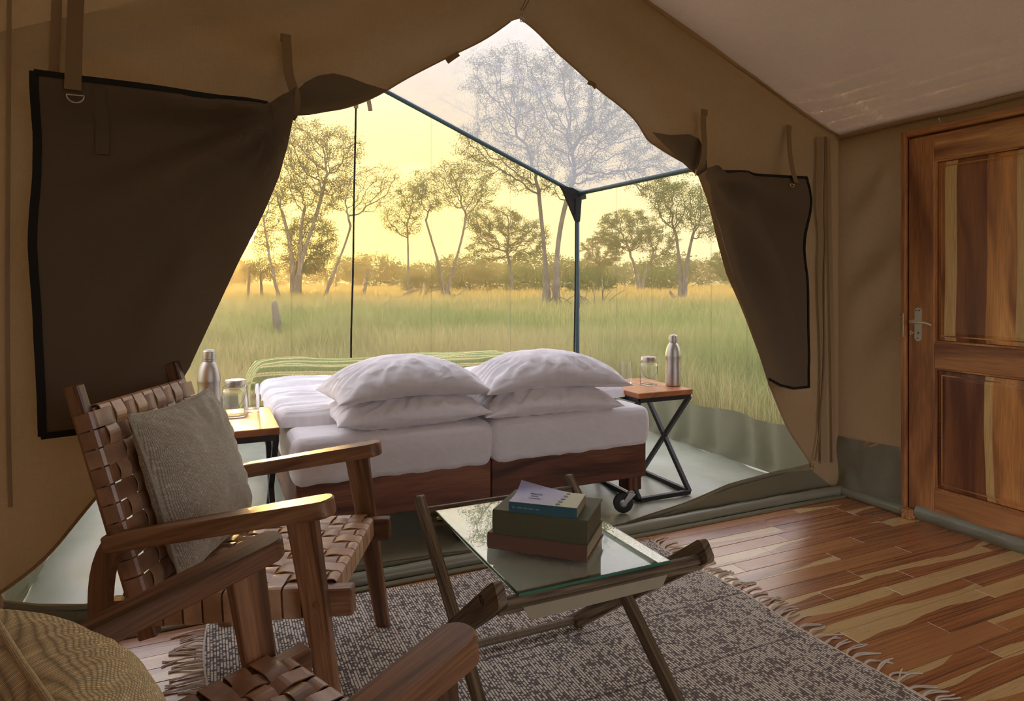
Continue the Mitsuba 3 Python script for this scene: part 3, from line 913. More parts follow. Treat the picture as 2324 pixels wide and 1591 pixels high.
# faint strap sewn on the left flap, small edge tabs, zip
p = wline([(228, 205), (228, 280), (228, 345)], YFL - .02)
p[:, 1] = YFL + dL(p[:, 0], p[:, 2]) - .004
add(f'{fk}__sewn_strap', ribbon(p, .04, (0, -1, 0), .004), M['flap'], 40)
for (a, b, l) in (((1014, 140), (1040, 122), 'small folded canvas tab on the upper left edge of the opening'), ((1334, 186), (1352, 198), 'small folded canvas tab on the upper right edge of the opening')):
    p0, p1 = atY(*a, YW + CURL - .03), atY(*b, YW + CURL - .03)
    add('wall_front__tab', ribbon([p0, (p0 + p1) / 2 + V(0, -.01, 0), p1], .022, (0, -1, 0), .005), M['webbing'], 30, label=l)
ZY = YW + CURL - .02
z0 = atY(1180, 42, ZY)
zk = thing('zipper', 'pair of silver zip pulls at the peak of the opening', 'zipper')
for dx in (-.006, .006):
    pts = spline([(z0[0] + dx, YW - .03, 2.62), (z0[0] + dx * 1.3, YW - .02, 2.52), (z0[0] + dx, ZY - .02, z0[2] + .03)], 12)
    add(f'{zk}__pull_cord', tube(pts, .0025, 6), M['webbing'], True)
    add(f'{zk}__slider', bbox(.008, .008, .02, .002, (z0[0] + dx, ZY - .022, z0[2] + .008)), M['steel'], 30)
    add(f'{zk}__pull_ring', frame(trimesh.creation.torus(.006, .0016, 16, 8), V(z0[0] + dx, ZY - .026, z0[2] - .016), V(1, 0, 0), V(0, 0, 1.5), V(0, -1, 0)), M['steel'], 40)
zr = atY(1843, 1056, YW - .02)
add('zipper', cat([bbox(.012, .01, .018, .002, zr), frame(trimesh.creation.torus(.007, .0018, 16, 8), zr + V(0, -.006, -.018), V(1, 0, 0), V(0, 0, 1.5), V(0, -1, 0))]), M['brass'], 40, label='brass zip slider at the lower right corner of the opening', cat_='zipper')
dq = atY(1925, 303, 2.62)
add('trim_6', frame(trimesh.creation.torus(.014, .0025, 18, 8), dq, V(1, 0, 0), V(0, 0, 1), V(0, -1, 0)), M['nickel'], 40, label='small steel ring at the roof corner', kind='structure')


# ------------------------------------------------------------------ soft things
def pillow(w, h, t, n=44, droop=0.0, flat=.5, seed=0, wr=.006, pinch=.08):
    """Cushion in local xy with thickness z; returns mesh and uv."""
    g = np.sin(np.linspace(-np.pi / 2, np.pi / 2, n))
    u, v = np.meshgrid(g, g, indexing='ij')
    X = w / 2 * u * (1 - pinch * (1 - v ** 2) * np.abs(u) ** 3)
    Y = h / 2 * v * (1 - pinch * (1 - u ** 2) * np.abs(v) ** 3)
    hgt = ((1 - np.abs(u) ** 2.6) * (1 - np.abs(v) ** 2.6)) ** .55
    ang = np.arctan2(v, u)
    rad = np.maximum(np.abs(u), np.abs(v))
    nz = meshkit.fbm(np.stack([X * 9, Y * 9, 0 * X + seed], -1), 3, seed) - .5
    ray_ = np.sin(ang * 23 + 9 * nz + seed) * np.clip((rad - .35) / .4, 0, 1) * np.clip((1 - rad) / .12, 0, 1)
    w_ = wr * ray_ + .022 * nz * hgt
    top = hgt * t * (1 - flat * .5) + w_
    bot = -hgt * t * flat * .5 + w_ * .4
    z0 = -droop * u ** 2 + .004 * nz
    vt = np.stack([X, Y, z0 + top], -1).reshape(-1, 3)
    vb = np.stack([X, Y, z0 + bot], -1).reshape(-1, 3)
    i, j = np.meshgrid(np.arange(n - 1), np.arange(n - 1), indexing='ij')
    q = np.stack([i * n + j, (i + 1) * n + j, (i + 1) * n + j + 1, i * n + j + 1], -1).reshape(-1, 4)
    ft = np.vstack([q[:, [0, 1, 2]], q[:, [0, 2, 3]]])
    fb = ft[:, ::-1] + n * n
    edge = np.zeros((n, n), bool); edge[0] = edge[-1] = True; edge[:, 0] = edge[:, -1] = True
    e = edge.ravel()
    vt[e] = vb[e] = np.stack([X, Y, z0], -1).reshape(-1, 3)[e]
    remap = np.arange(2 * n * n); remap[n * n:][e] = np.arange(n * n)[e]
    m = trimesh.Trimesh(np.vstack([vt, vb]), remap[np.vstack([ft, fb])], process=False)
    uv = np.stack([X, Y], -1).reshape(-1, 2)
    idx = [k * n for k in range(n)] + [(n - 1) * n + k for k in range(1, n)] + [k * n + n - 1 for k in range(n - 2, -1, -1)] + [k for k in range(n - 2, 0, -1)]
    return m, np.vstack([uv, uv]), vt[idx]


def rotz(m, a, o):
    m = m.copy(); c, s = math.cos(a), math.sin(a)
    v = np.asarray(m.vertices)
    m.vertices = np.stack([c * v[:, 0] - s * v[:, 1] + o[0], s * v[:, 0] + c * v[:, 1] + o[1], v[:, 2] + o[2]], 1)
    return m


# ------------------------------------------------------------------ beds
def softbox(x0, x1, y0, y1, z0, z1, r, res, disp):
    rr = mf.Manifold.sphere(r, 20)
    hull = mf.Manifold.batch_hull([rr.translate([x, y, z]) for x in (x0 + r, x1 - r) for y in (y0 + r, y1 - r) for z in (z0 + r, z1 - r)])
    ms = hull.refine_to_length(res).to_mesh()
    v, f = np.array(ms.vert_properties)[:, :3], np.array(ms.tri_verts)
    m = trimesh.Trimesh(v, f, process=False)
    nrm = m.vertex_normals
    m.vertices = v + nrm * disp(v)[:, None]
    return m


BF = 2.86
beds = [(.335, 1.211, 'left single bed on casters with reddish brown boards', 'white fitted sheet mattress on the left bed'),
        (1.215, 2.095, 'right single bed on casters with reddish brown boards', 'white fitted sheet mattress on the right bed')]
for bi, (bx0, bx1, bl, ml) in enumerate(beds):
    b = thing('bed', bl, 'bed')

    def board(name, x0, x1, y0, y1, z0, z1, ax, ident):
        m = bbox(x1 - x0, y1 - y0, z1 - z0, .004, ((x0 + x1) / 2, (y0 + y1) / 2, (z0 + z1) / 2))
        add(f'{b}__{name}', m, M['bed'], False, grain(m, ax, 3.3 * ident, 40 + ident))
    board('head_board', bx0, bx1, BF, BF + .03, .18, .365, (1, 0, 0), bi * 10 + 1)
    board('foot_board', bx0, bx1, BF + 1.97, BF + 2.0, .165, .365, (1, 0, 0), bi * 10 + 2)
    board('side_board', bx0, bx0 + .03, BF + .03, BF + 1.97, .165, .365, (0, 1, 0), bi * 10 + 3)
    board('side_board', bx1 - .03, bx1, BF + .03, BF + 1.97, .165, .365, (0, 1, 0), bi * 10 + 4)
    for k in range(7):
        board('slat', bx0 + .03, bx1 - .03, BF + .12 + .28 * k, BF + .20 + .28 * k, .315, .335, (1, 0, 0), bi * 10 + 5)
    for k, (lx, ly) in enumerate(((bx0 + .09, BF + .07), (bx1 - .06, BF + .07), (bx0 + .09, BF + 1.92), (bx1 - .06, BF + 1.92))):
        board('leg', lx - .045, lx + .035, ly - .066, ly + .03, .112 if k < 2 else 0.0, .2, (0, 0, 1), bi * 10 + 6 + k)
        if k > 1: continue
        ax = V(.42, .9, 0)
        wc = V(lx - .07, ly - .05, .052)
        wl = lathe([(.0, -.014), (.018, -.014), (.02, -.011), (.046, -.011), (.052, -.006), (.052, .006), (.046, .011), (.02, .011), (.018, .014), (0, .014)], 32)
        wm = frame(wl, wc, np.cross(ax, UP), UP, ax)
        wk = add(f'{b}__caster', wm, M['rubber'], 35, label='black rubber caster wheel')
        hub = frame(lathe([(0, -.017), (.006, -.017), (.02, -.0145), (.02, .0145), (.006, .017), (0, .017)], 24), wc, np.cross(ax, UP), UP, ax)
        add(f'{wk}__hub', hub, M['steel'], 35)
        side = np.cross(ax, UP)
        for s in (-1, 1):
            o = wc + ax * s * .017
            m = extr(Polygon([(-.007, -.007), (.007, -.007), (.06, .05), (.03, .054)]).buffer(.003), .003)
            m = frame(m, o - ax * .0015, -side if side[0] < 0 else side, UP, ax)
            add(f'{wk}__fork', m, M['steel'], 30)
        add(f'{wk}__swivel_plate', bbox(.06, .06, .006, .001, (lx, ly, .1095)), M['steel'], 30)

    def md(v, s=bi):
        n = meshkit.fbm(np.stack([v[:, 0] * 4, v[:, 1] * 4, v[:, 2] * 6 + s], -1), 3, 4) - .5
        low = np.clip((.42 - v[:, 2]) / .08, 0, 1)
        ang = np.sin(v[:, 0] * 47 + 6 * n) * np.sin(v[:, 1] * 41 + 6 * n)
        return .010 * n + .004 * low * ang + .010 * np.exp(-((v[:, 2] - .46) / .07) ** 2)
    m = softbox(bx0 - .012 * (bi == 0), bx1 + .012 * (bi == 1), BF - .018, BF + 1.96, .345, .546, .036, .03, md)
    v = np.asarray(m.vertices)
    mk = 'mattress' if bi == 0 else 'mattress_001'
    add('mattress', m, M['linen_flat'], True, v[:, :2] + v[:, 2:3], label=ml, cat_='mattress')

pdefs = [((.85, 3.06, .59), .72, .46, .155, .00, .02, 'lower left white pillow under the upper left one', 1),
         ((1.56, 3.05, .59), .76, .46, .155, .02, -.03, 'lower right white pillow under the upper right one', 2),
         ((.855, 3.08, .735), .74, .47, .185, .055, .06, 'upper left white pillow on top of the left stack', 3),
         ((1.60, 3.07, .73), .80, .48, .185, .06, -.05, 'upper right white pillow on top of the right stack, pointed corner over the nightstand side', 4)]
for (o, w, h, t, dp, az, lb, sd) in pdefs:
    m, uv, _ = pillow(w, h, t, 64, dp, .75, sd, .007, .07)
    add('pillow', rotz(m, az, o), M['linen'], True, uv, label=lb, cat_='pillow', group='white pillows stacked on the beds')


def drape(x0, x1, y0, y1, top, thick, res, roll):
    """Bedding over both mattresses, its edges turned down."""
    nx, ny = int((x1 - x0) / res), int((y1 - y0) / res)
    u, v = np.meshgrid(np.linspace(0, 1, nx), np.linspace(0, 1, ny), indexing='ij')
    X, Y = x0 + (x1 - x0) * u, y0 + (y1 - y0) * v
    Z = top(X, Y)
    e = np.minimum.reduce([(X - x0), (x1 - X), (Y - y0), (y1 - Y)])
    Z = Z - thick * (1 - np.sqrt(np.clip(1 - (1 - np.clip(e / roll, 0, 1)) ** 2, 0, 1)))
    P = np.stack([X, Y, Z], -1).reshape(-1, 3)
    i, j = np.meshgrid(np.arange(nx - 1), np.arange(ny - 1), indexing='ij')
    q = np.stack([i * ny + j, (i + 1) * ny + j, (i + 1) * ny + j + 1, i * ny + j + 1], -1).reshape(-1, 4)
    return trimesh.Trimesh(P, np.vstack([q[:, [0, 1, 2]], q[:, [0, 2, 3]]]), process=False), np.stack([X, Y], -1).reshape(-1, 2)


def fbmxy(X, Y, sx, sy, o, seed): return meshkit.fbm(np.stack([X * sx, Y * sy, 0 * X], -1), o, seed) - .5


m, uv = drape(.285, 2.135, 3.09, 4.72, lambda X, Y: .598 + .03 * fbmxy(X, Y, 3, 5, 3, 2) + .05 * fbmxy(X, Y, 2.2, 15, 2, 5) + .02 * np.exp(-((Y - 3.2) / .12) ** 2), .06, .013, .06)
add('duvet', m, M['duvet'], True, uv, label='rumpled white duvet spread over both beds behind the pillows', cat_='duvet')
m, uv = drape(.22, 2.19, 4.32, 4.93, lambda X, Y: .655 + .05 * fbmxy(X, Y, 2, 5, 3, 9) + .03 * np.sin(Y * 26 + 4 * fbmxy(X, Y, 1.2, 2, 2, 4)) * .5 + .02 * np.exp(-((X - .45) / .25) ** 2), .26, .02, .12)
add('blanket', m, M['blanket'], True, uv, label='green striped blanket folded across the far end of the beds', cat_='blanket')


# ------------------------------------------------------------------ bedside tables and what stands on them
def nightstand(x0, x1, y0, y1, label, seed):
    k = thing('nightstand', label, 'side table')
    zt = .595
    m = bbox(x1 - x0, y1 - y0, .03, .003, ((x0 + x1) / 2, (y0 + y1) / 2, zt - .015))
    add(f'{k}__top', m, M['top'], False, grain(m, (0, 1, 0), seed, 20 + seed), label='reddish brown wooden top')
    r = .024

    def b(p, q, side=(1, 0, 0)): return bar(p, q, r, r, side, bev=.0015)
    i0, i1, j0, j1 = x0 + .014, x1 - .014, y0 + .014, y1 - .014
    zr_ = zt - .03 - r / 2
    add(f'{k}__upper_frame', cat([b((i0, j0, zr_), (i1, j0, zr_), (0, 1, 0)), b((i0, j1, zr_), (i1, j1, zr_), (0, 1, 0)), b((i0, j0, zr_), (i0, j1, zr_)), b((i1, j0, zr_), (i1, j1, zr_))]), M['black'], False, label='black steel frame')
    add(f'{k}__lower_frame', cat([b((i0, j0, r / 2), (i1, j0, r / 2), (0, 1, 0)), b((i0, j1, r / 2), (i1, j1, r / 2), (0, 1, 0)), b((i0, j0, r / 2), (i0, j1, r / 2)), b((i1, j0, r / 2), (i1, j1, r / 2))]), M['black'], False)
    for X in (i0, i1):
        mid = V(X, (j0 + j1) / 2, (zr_ + r / 2) / 2)
        for ya, yb in ((j0, j1), (j1, j0)):
            add(f'{k}__leg', cat([b((X, ya, zr_), mid + V(0, 0, 0)), b(mid, (X, yb, r / 2))]), M['black'], False)
    return k


nightstand(-.085, .275, 2.90, 3.405, 'left wooden topped bedside table on black crossed steel legs behind the armchair', 1)
nightstand(2.125, 2.495, 2.965, 3.445, 'right wooden topped bedside table on black crossed steel legs beside the bed', 2)
ZT = .5952


def bottle(x, y, label, h=.30):
    k = thing('bottle', label, 'bottle', None)
    s = h / 1340 * 1.0
    yy = [(0, 1350), (.86, 1350), (.95, 1335), (.99, 1300), (1.0, 1230), (1.0, 1000), (.985, 880), (.95, 760), (.965, 660), (1.0, 600), (1.02, 585), (1.02, 560), (.99, 500), (.93, 420), (.82, 340), (.68, 275), (.54, 240), (.50, 215), (0, 215)]
    R = .0435 * h / .30
    add(f'{k}__body', lathe([(a * R, (1350 - z) * s) for a, z in yy], 40, (x, y, ZT)), M['steel'], 30, label='brushed steel body')
    cp = [(0, 222), (.5, 222), (.58, 214), (.58, 190), (.55, 186), (.58, 180), (.57, 90), (.53, 45), (.42, 20), (.2, 8), (0, 5)]
    add(f'{k}__cap', lathe([(a * R, (1350 - z) * s) for a, z in cp], 32, (x, y, ZT)), M['steel'], 30)
    return k


bottle(.007, 3.12, 'brushed steel bottle on the left bedside table', .315)
bottle(2.463, 3.10, 'brushed steel bottle on the right bedside table', .30)


def jar(x, y, label, yaw=0.0, sc=1.0):
    k = thing('jar', label, 'jar')
    o = (x, y, ZT)
    P = [(0, 0), (.044, 0), (.049, .003), (.052, .010), (.052, .108), (.050, .118), (.044, .126), (.0415, .130), (.0415, .136)]
    I = [(.0385, .136), (.0385, .129), (.041, .124), (.047, .116), (.049, .108), (.049, .012), (.045, .006), (0, .005)]
    sc3 = lambda L: [(a * sc, b * sc) for a, b in L]
    add(f'{k}__body', lathe(sc3(P + I), 40, o), M['glass'], 40, label='clear glass body')
    lid = [(.0, .139), (.039, .139), (.0435, .139), (.0435, .144), (.0445, .146), (.0435, .148), (.0445, .151), (.0435, .154), (.0445, .157), (.0435, .160), (.0425, .164), (.038, .165), (0, .163)]
    lk = add(f'{k}__lid', lathe(sc3(lid), 36, o), M['steel'], 30, label='ridged metal lid')
    c, s = math.cos(yaw), math.sin(yaw)
    ax, fr = V(c, s, 0), V(s, -c, 0)
    O = V(*o)
    ring = [O + sc * (.0435 * (ax * math.cos(t) + fr * math.sin(t)) + UP * .134) for t in np.linspace(0, 2 * np.pi, 30)]
    add(f'{k}__neck_wire', tube(ring, .0014, 6, False), M['steel'], True)
    for sg in (-1, 1):
        add(f'{k}__wire_eye', frame(trimesh.creation.torus(.005, .0014, 14, 6), O + sc * (ax * sg * .05 + UP * .134), fr, UP, ax), M['steel'], True)
    t = np.linspace(0, np.pi, 26)
    hn = [O + sc * (ax * .052 * math.cos(a) + fr * (.012 + .044 * math.sin(a)) + UP * (.132 - .088 * math.sin(a))) for a in t]
    add(f'{k}__handle', tube(hn, .0015, 6), M['steel'], True, label='thin wire bail handle hanging down the front')
    q = [O + sc * (fr * .046 + ax * a + UP * b) for a, b in ((-.014, .158), (-.014, .126), (.014, .126), (.014, .158))]
    add(f'{k}__clasp', tube(q, .0014, 6), M['steel'], False)
    return k


jar(.115, 3.225, 'clear glass jar with wire handle on the left bedside table', -.25)
jar(2.365, 3.20, 'clear glass jar with wire handle on the right bedside table', -.55)


def tumbler(x, y, label):
    P = [(0, 0), (.030, 0), (.032, .003), (.0325, .13), (.0315, .131), (.0305, .13), (.0298, .014), (.027, .010), (0, .009)]
    add('drinking_glass', lathe(P, 40, (x, y, ZT)), M['glass'], 40, label=label, cat_='glass')


tumbler(.192, 3.33, 'clear straight drinking glass behind the jar on the left bedside table')
tumbler(2.274, 3.296, 'clear straight drinking glass on the right bedside table')


# ------------------------------------------------------------------ armchairs
def strip(pts, w, side, th):
    p = np.asarray(pts, float); n = len(p)
    t = np.gradient(p, axis=0); t /= np.linalg.norm(t, axis=1, keepdims=True)
    side = np.asarray(side, float); q = np.cross(t, side)
    v = np.stack([p - side * w / 2 - q * th / 2, p + side * w / 2 - q * th / 2, p + side * w / 2 + q * th / 2, p - side * w / 2 + q * th / 2], 1).reshape(-1, 3)
    f = []
    for i in range(n - 1):
        for j in range(4):
            k = (j + 1) % 4
            f += [(i * 4 + j, i * 4 + k, i * 4 + 4 + k), (i * 4 + j, i * 4 + 4 + k, i * 4 + 4 + j)]
    f += [(0, 2, 1), (0, 3, 2), (n * 4 - 4, n * 4 - 3, n * 4 - 2), (n * 4 - 4, n * 4 - 2, n * 4 - 1)]
    m = trimesh.Trimesh(v, np.array(f), process=False)
    s = np.r_[0, np.cumsum(np.linalg.norm(np.diff(p, axis=0), axis=1))]
    uv = np.stack([np.repeat(s, 4), np.tile([.0, w, w, .0], n)], 1)
    if m.volume < 0: m.invert()
    return m, uv


def strap_path(L, cross, signs, amp, H, tuck):
    """(s, h) samples of a strap of length L over rails at both ends, woven over and under at 'cross'."""
    pts = [(tuck, -H), (.004, -H), (-.001, -H + .004), (-.002, -H * .5), (-.001, -.006), (.004, -.001)]
    ks, kh = [.012] + list(cross) + [L - .012], [.001] + [amp * g for g in signs] + [.001]
    for a in range(len(ks) - 1):
        for t in np.linspace(0, 1, 7)[:-1]:
            e = t * t * (3 - 2 * t)
            pts.append((ks[a] + (ks[a + 1] - ks[a]) * t, kh[a] + (kh[a + 1] - kh[a]) * e))
    pts += [(L - .012, .001), (L - .004, -.001), (L + .001, -.006), (L + .002, -H * .5), (L + .001, -H + .004), (L - .004, -H), (L - tuck, -H)]
    return np.array(pts)


def woven(key, name, o, U, W, N, LU, LW, nU, nW, w, HU, HW, ident, mU=0.0, mW=0.0):
    pu = [mW + (LW - 2 * mW) * (i + .5) / nU for i in range(nU)]
    pw = [mU + (LU - 2 * mU) * (j + .5) / nW for j in range(nW)]
    for i in range(nU):
        sp_ = strap_path(LU, pw, [1 if (i + j) % 2 == 0 else -1 for j in range(nW)], .006, HU, .03)
        m, uv = strip(o + sp_[:, :1] * U + sp_[:, 1:] * N + pu[i] * W, w, W, .0026)
        add(f'{key}__{name}', m, M['leather'], False, uv + V(ident * .7 + i * .37, ident + i))
    for j in range(nW):
        sp_ = strap_path(LW, pu, [-1 if (i + j) % 2 == 0 else 1 for i in range(nU)], .006, HW, .02)
        m, uv = strip(o + sp_[:, :1] * W + sp_[:, 1:] * N + pw[j] * U, w, U, .0026)
        add(f'{key}__{name}', m, M['leather'], False, uv + V(ident * .7 + 9 + j * .31, ident + 20 + j))


def armchair(ox, oy, yaw, label, ident):
    k = thing('armchair', label, 'armchair')
    X, Yd = V(math.cos(yaw), math.sin(yaw), 0), V(-math.sin(yaw), math.cos(yaw), 0)
    O = V(ox, oy, 0)
    P = lambda x, y, z: O + X * x + Yd * y + UP * z

    def wd(name, m, ax, idn, sm=False, label=None):
        if name in ('armrest', 'rear_leg'):
            m, sm = soft(m), True
        add(f'{k}__{name}', m, M['chair'], sm, grain(m, ax, idn * 1.7, ident * 20 + idn), label=label)
    n = 0
    for s in (1, -1):
        y = s * .297
        wd('front_leg', bar(P(-.006, y, 0), P(-.098, y, .598), .045, .03, X, .078, .034), P(0, 0, 1) - P(.15, 0, 0), 1 + n)
        # curved rear leg
        c = spline([(-.545, 0.0), (-.588, .12), (-.612, .26), (-.618, .40), (-.597, .50), (-.563, .548)], 20)
        tt = np.gradient(c, axis=0); tt /= np.linalg.norm(tt, axis=1, keepdims=True)
        nn_ = np.stack([tt[:, 1], -tt[:, 0]], 1)
        wdt = np.linspace(.021, .027, 20)[:, None]
        out = np.vstack([c + nn_ * wdt, (c - nn_ * wdt)[::-1]])
        pg = Polygon(out).buffer(0).intersection(Polygon([(-1, 0), (0, 0), (0, 1), (-1, 1)]))
        m = frame(extr(pg, .03), P(0, y + .015, 0), X, UP, -Yd)
        wd('rear_leg', m, UP, 3 + n)
        # armrest
        ad = V(.57, 0, .098); L = np.linalg.norm(ad); ad /= L
        ap = [(0, -.02), (.2, -.021), (.4, -.03), (.53, -.038), (.56, -.0385)] + [(.565 + .036 * math.sin(q), -.0385 * math.cos(q)) for q in np.linspace(.15, math.pi - .15, 18)] + [(.56, .039), (.53, .039), (.4, .032), (.2, .022), (0, .02)]
        m = extr(Polygon(ap).buffer(-.003).buffer(.003), .036)
        mm = [extr(Polygon(ap).buffer(-.004), .045), m]
        hl = hullof(np.vstack([np.asarray(q.vertices) + V(0, 0, 0 if i == 0 else .0045) for i, q in enumerate(mm)]))
        adw = X * ad[0] + UP * ad[2]
        adn = -X * ad[2] + UP * ad[0]
        m = frame(hl, P(-.602, y, .502), adw, Yd, adn)
        wd('armrest', m, adw, 5 + n)
        # seat rail and back post
        ys = s * .252
        wd('seat_rail', bar(P(-.62, ys, .325), P(.025, ys, .362), .072, .042, UP), P(1, 0, .06) - O, 7 + n)
        wd('back_post', bar(P(-.515, ys, .26), P(-.72, ys, .925), .052, .032, X, .042, .03), P(-.2, 0, .66) - O, 9 + n)
        if s > 0:
            pass
        add(f'{k}__peg', tube([P(-.055, y + s * .012, .375), P(-.055, y + s * .019, .375)], .009, 12), M['chair'], 30)
        n += 1
    wd('crossbar', bar(P(-.045, -.235, .362), P(-.045, .235, .362), .06, .032, UP), Yd, 11)
    wd('crossbar', bar(P(-.585, -.235, .335), P(-.585, .235, .335), .06, .032, UP), Yd, 12)
    bd = V(-.205, 0, .665); bd /= np.linalg.norm(bd)
    B = X * bd[0] + UP * bd[2]
    NB = X * bd[2] - UP * bd[0]                # towards the sitter
    base = P(-.535, 0, .385)
    topc = base + B * .485 - NB * .008
    wd('crossbar', bar(topc - Yd * .237, topc + Yd * .237, .03, .03, B), Yd, 13)
    lowc = base + B * .0 - NB * .008
    wd('crossbar', bar(lowc - Yd * .237, lowc + Yd * .237, .03, .03, B), Yd, 14)
    # woven straps
    sd = (P(-.03, 0, .399) - P(-.60, 0, .366)); LU = np.linalg.norm(sd); sd /= LU
    ns_ = np.cross(sd, Yd); ns_ *= np.sign(ns_[2])
    woven(k, 'seat_strap', P(-.60, -.276, .366 + .004), sd, Yd, ns_, LU, .552, 9, 10, .046 if ident == 1 else .042, .062, .078, ident * 60, .025, .045)
    woven(k, 'back_strap', base - B * .02 - Yd * .271 + NB * .019, B, Yd, NB, .525, .542, 9, 10, .046, .04, .05, ident * 60 + 45, .012, .036)
    return k, base, B, NB, X, Yd


a1 = armchair(.437, 2.003, math.radians(-25), 'wooden armchair with woven leather straps and a grey cushion, facing the folding table', 1)
a2 = armchair(.281, 1.279, math.radians(23.8), 'nearest wooden armchair with woven leather straps and a tan burlap cushion', 2)


def cushion(base, B, NB, Yd, up_, along, off, size, t, roll, mt, label, seed, lean=0.0):
    k = thing('cushion', label, 'cushion')
    c, s = math.cos(roll), math.sin(roll)
    ux, vy = Yd * c + B * s, B * c - Yd * s
    nz = NB
    if lean:
        vy2 = vy * math.cos(lean) + nz * math.sin(lean); nz = nz * math.cos(lean) - vy * math.sin(lean); vy = vy2
    o = base + B * along + NB * off + Yd * up_
    m, uv, rim = pillow(size, size, t, 64, .0, .9, seed, .0035, .07)
    uv[len(uv) // 2:] += 3
    add(f'{k}__cover', frame(m, o, ux, vy, nz), M[mt], True, uv)
    rp = o + rim[:, :1] * ux + rim[:, 1:2] * vy + rim[:, 2:] * nz
    rp = np.vstack([rp, rp[:1]])
    add(f'{k}__piping', tube(rp, .0055, 6, False), M[mt], True, uv=np.stack([np.repeat(np.arange(len(rp)) * .03, 6), np.tile(np.arange(6) * .01, len(rp))], 1), label='piped edge')


cushion(a1[1], a1[2], a1[3], a1[5], .0, .215, .09, .47, .165, 0.0, 'cushion', 'square grey woven cushion leaning in the middle armchair', 4)
cushion(a2[1], a2[2], a2[3], a2[5], -.005, .12, .08, .40, .22, .0, 'burlap', 'square tan burlap cushion in the nearest armchair', 6)

# ------------------------------------------------------------------ folding table
tk = thing('folding_table', 'dark wooden folding table with crossed legs and a loose glass top', 'table')


def tw(name, m, ax, idn, label=None): add(f'{tk}__{name}', m, M['table'], False, grain(m, ax, idn * 1.3, 700 + idn), label=label)


def tleg(a, b, side, idn, w0, w1, t, name='leg'):
    d = (b - a) / np.linalg.norm(b - a); L = np.linalg.norm(b - a)
    sd_ = np.cross(d, side); sd_ /= np.linalg.norm(sd_)
    pg = Polygon([(0, -w0 / 2), (L * .14, -w0 / 2), (L * .5, -w1 / 2), (L, -w1 / 2), (L, w1 / 2), (L * .5, w1 / 2), (L * .14, w0 / 2), (0, w0 / 2)]).buffer(-.016).buffer(.016)
    m = frame(extr(pg, t), a - np.asarray(side) * t / 2, d, sd_, np.asarray(side, float))
    m = soft(m)
    add(f'{tk}__{name}', m, M['table'], True, grain(m, d, idn * 1.3, 700 + idn))


zt_ = .525
# frame one: tops at the far side, feet towards the camera; frame two the other way and outside
for i, x in enumerate((.615, 1.135)):
    tleg(V(x - .012 * (i == 0), 2.005, zt_), V(x + .07 * 0, 1.30, .0), V(1, 0, 0), 1 + i, .042, .038, .024)
for i, x in enumerate((.585, 1.163)):
    tleg(V(x, 1.325, zt_ - .008), V(x, 2.02, .0), V(1, 0, 0), 3 + i, .058, .046, .022)
yq, zq = 1.945, .487
for nm, (yy, zz, xa, xb) in (('top_bar', (1.955, .488, .60, 1.15)), ('top_bar', (1.348, .476, .585, 1.165))):
    tw(nm, cat([bar((xa, yy, zz + .008), (xb, yy, zz + .008), .018, .022, (0, 1, 0)), bar((xa, yy + .002, zz - .012), (xb, yy + .002, zz - .012), .016, .014, (0, 1, 0))]), (1, 0, 0), 6, 'grooved bar carrying the glass')
add(f'{tk}__pad', extr(Polygon([(0, 0), (.40, 0), (.385, .028), (.02, .032)]), .006).apply_transform(trimesh.transformations.compose_matrix(translate=(.645, 1.338, .468), angles=(-math.pi / 2, 0, 0))), M['padpale'], 30, label='pale strip under the near bar')
nv = np.linspace(0, 1, 24)
sl = np.array([[x, y, .489 - .012 * math.sin(math.pi * k)] for x in np.linspace(.645, 1.04, 4) for k, y in ((k, 1.352 + (1.945 - 1.352) * k) for k in nv)])
sq = np.array([[i * 24 + j, (i + 1) * 24 + j, (i + 1) * 24 + j + 1, i * 24 + j + 1] for i in range(3) for j in range(23)])
add(f'{tk}__canvas_top', trimesh.Trimesh(sl, np.vstack([sq[:, [0, 1, 2]], sq[:, [0, 2, 3]]]), process=False), M['sling'], True, sl[:, :2], label='pale canvas stretched under the glass')
add(f'{tk}__stretcher', tube([(.59, 1.985, .03), (1.16, 1.985, .03)], .0125, 12), M['table'], 30)
add(f'{tk}__stretcher', tube([(.615, 1.36, .045), (1.135, 1.36, .045)], .0125, 12), M['table'], 30)
add(f'{tk}__rod', tube([(.60, 1.93, .462), (1.15, 1.93, .462)], .007, 10), M['table'], 30)
for x in (.572, .602, 1.121, 1.176):
    add(f'{tk}__bolt', tube([(x - .006, 1.665, .262), (x + .006, 1.665, .262)], .006, 10), M['nickel'], 30)
sp_ = [(.635 + .0018 * i / 4, 1.925 + .006 * math.cos(i * 1.57), .478 + .006 * math.sin(i * 1.57)) for i in range(64)]
add(f'{tk}__spring', tube(sp_, .0012, 5), M['brass'], True)
gm = meshkit.text_mesh('G', .022, .001)
ld = V(0, 1.325 - 2.02, zt_ - .008); ld /= np.linalg.norm(ld)
gm = frame(gm, V(.5735, 1.415, .452), V(0, -1, 0) * .8 + UP * .6, UP * .8 + V(0, 1, 0) * .6, V(-1, 0, 0))
add(f'{tk}__mark', gm, M['black'], False, label='small branded letter on the leg')
gx0, gx1, gy0, gy1, gz0, gz1 = .632, 1.052, 1.335, 1.925, .498, .504
g = bbox(gx1 - gx0, gy1 - gy0, gz1 - gz0, .001, ((gx0 + gx1) / 2, (gy0 + gy1) / 2, (gz0 + gz1) / 2))
add('glass_top', g, M['gtable'], False, label='square of clear glass with green edges laid on the folding table', cat_='glass top')
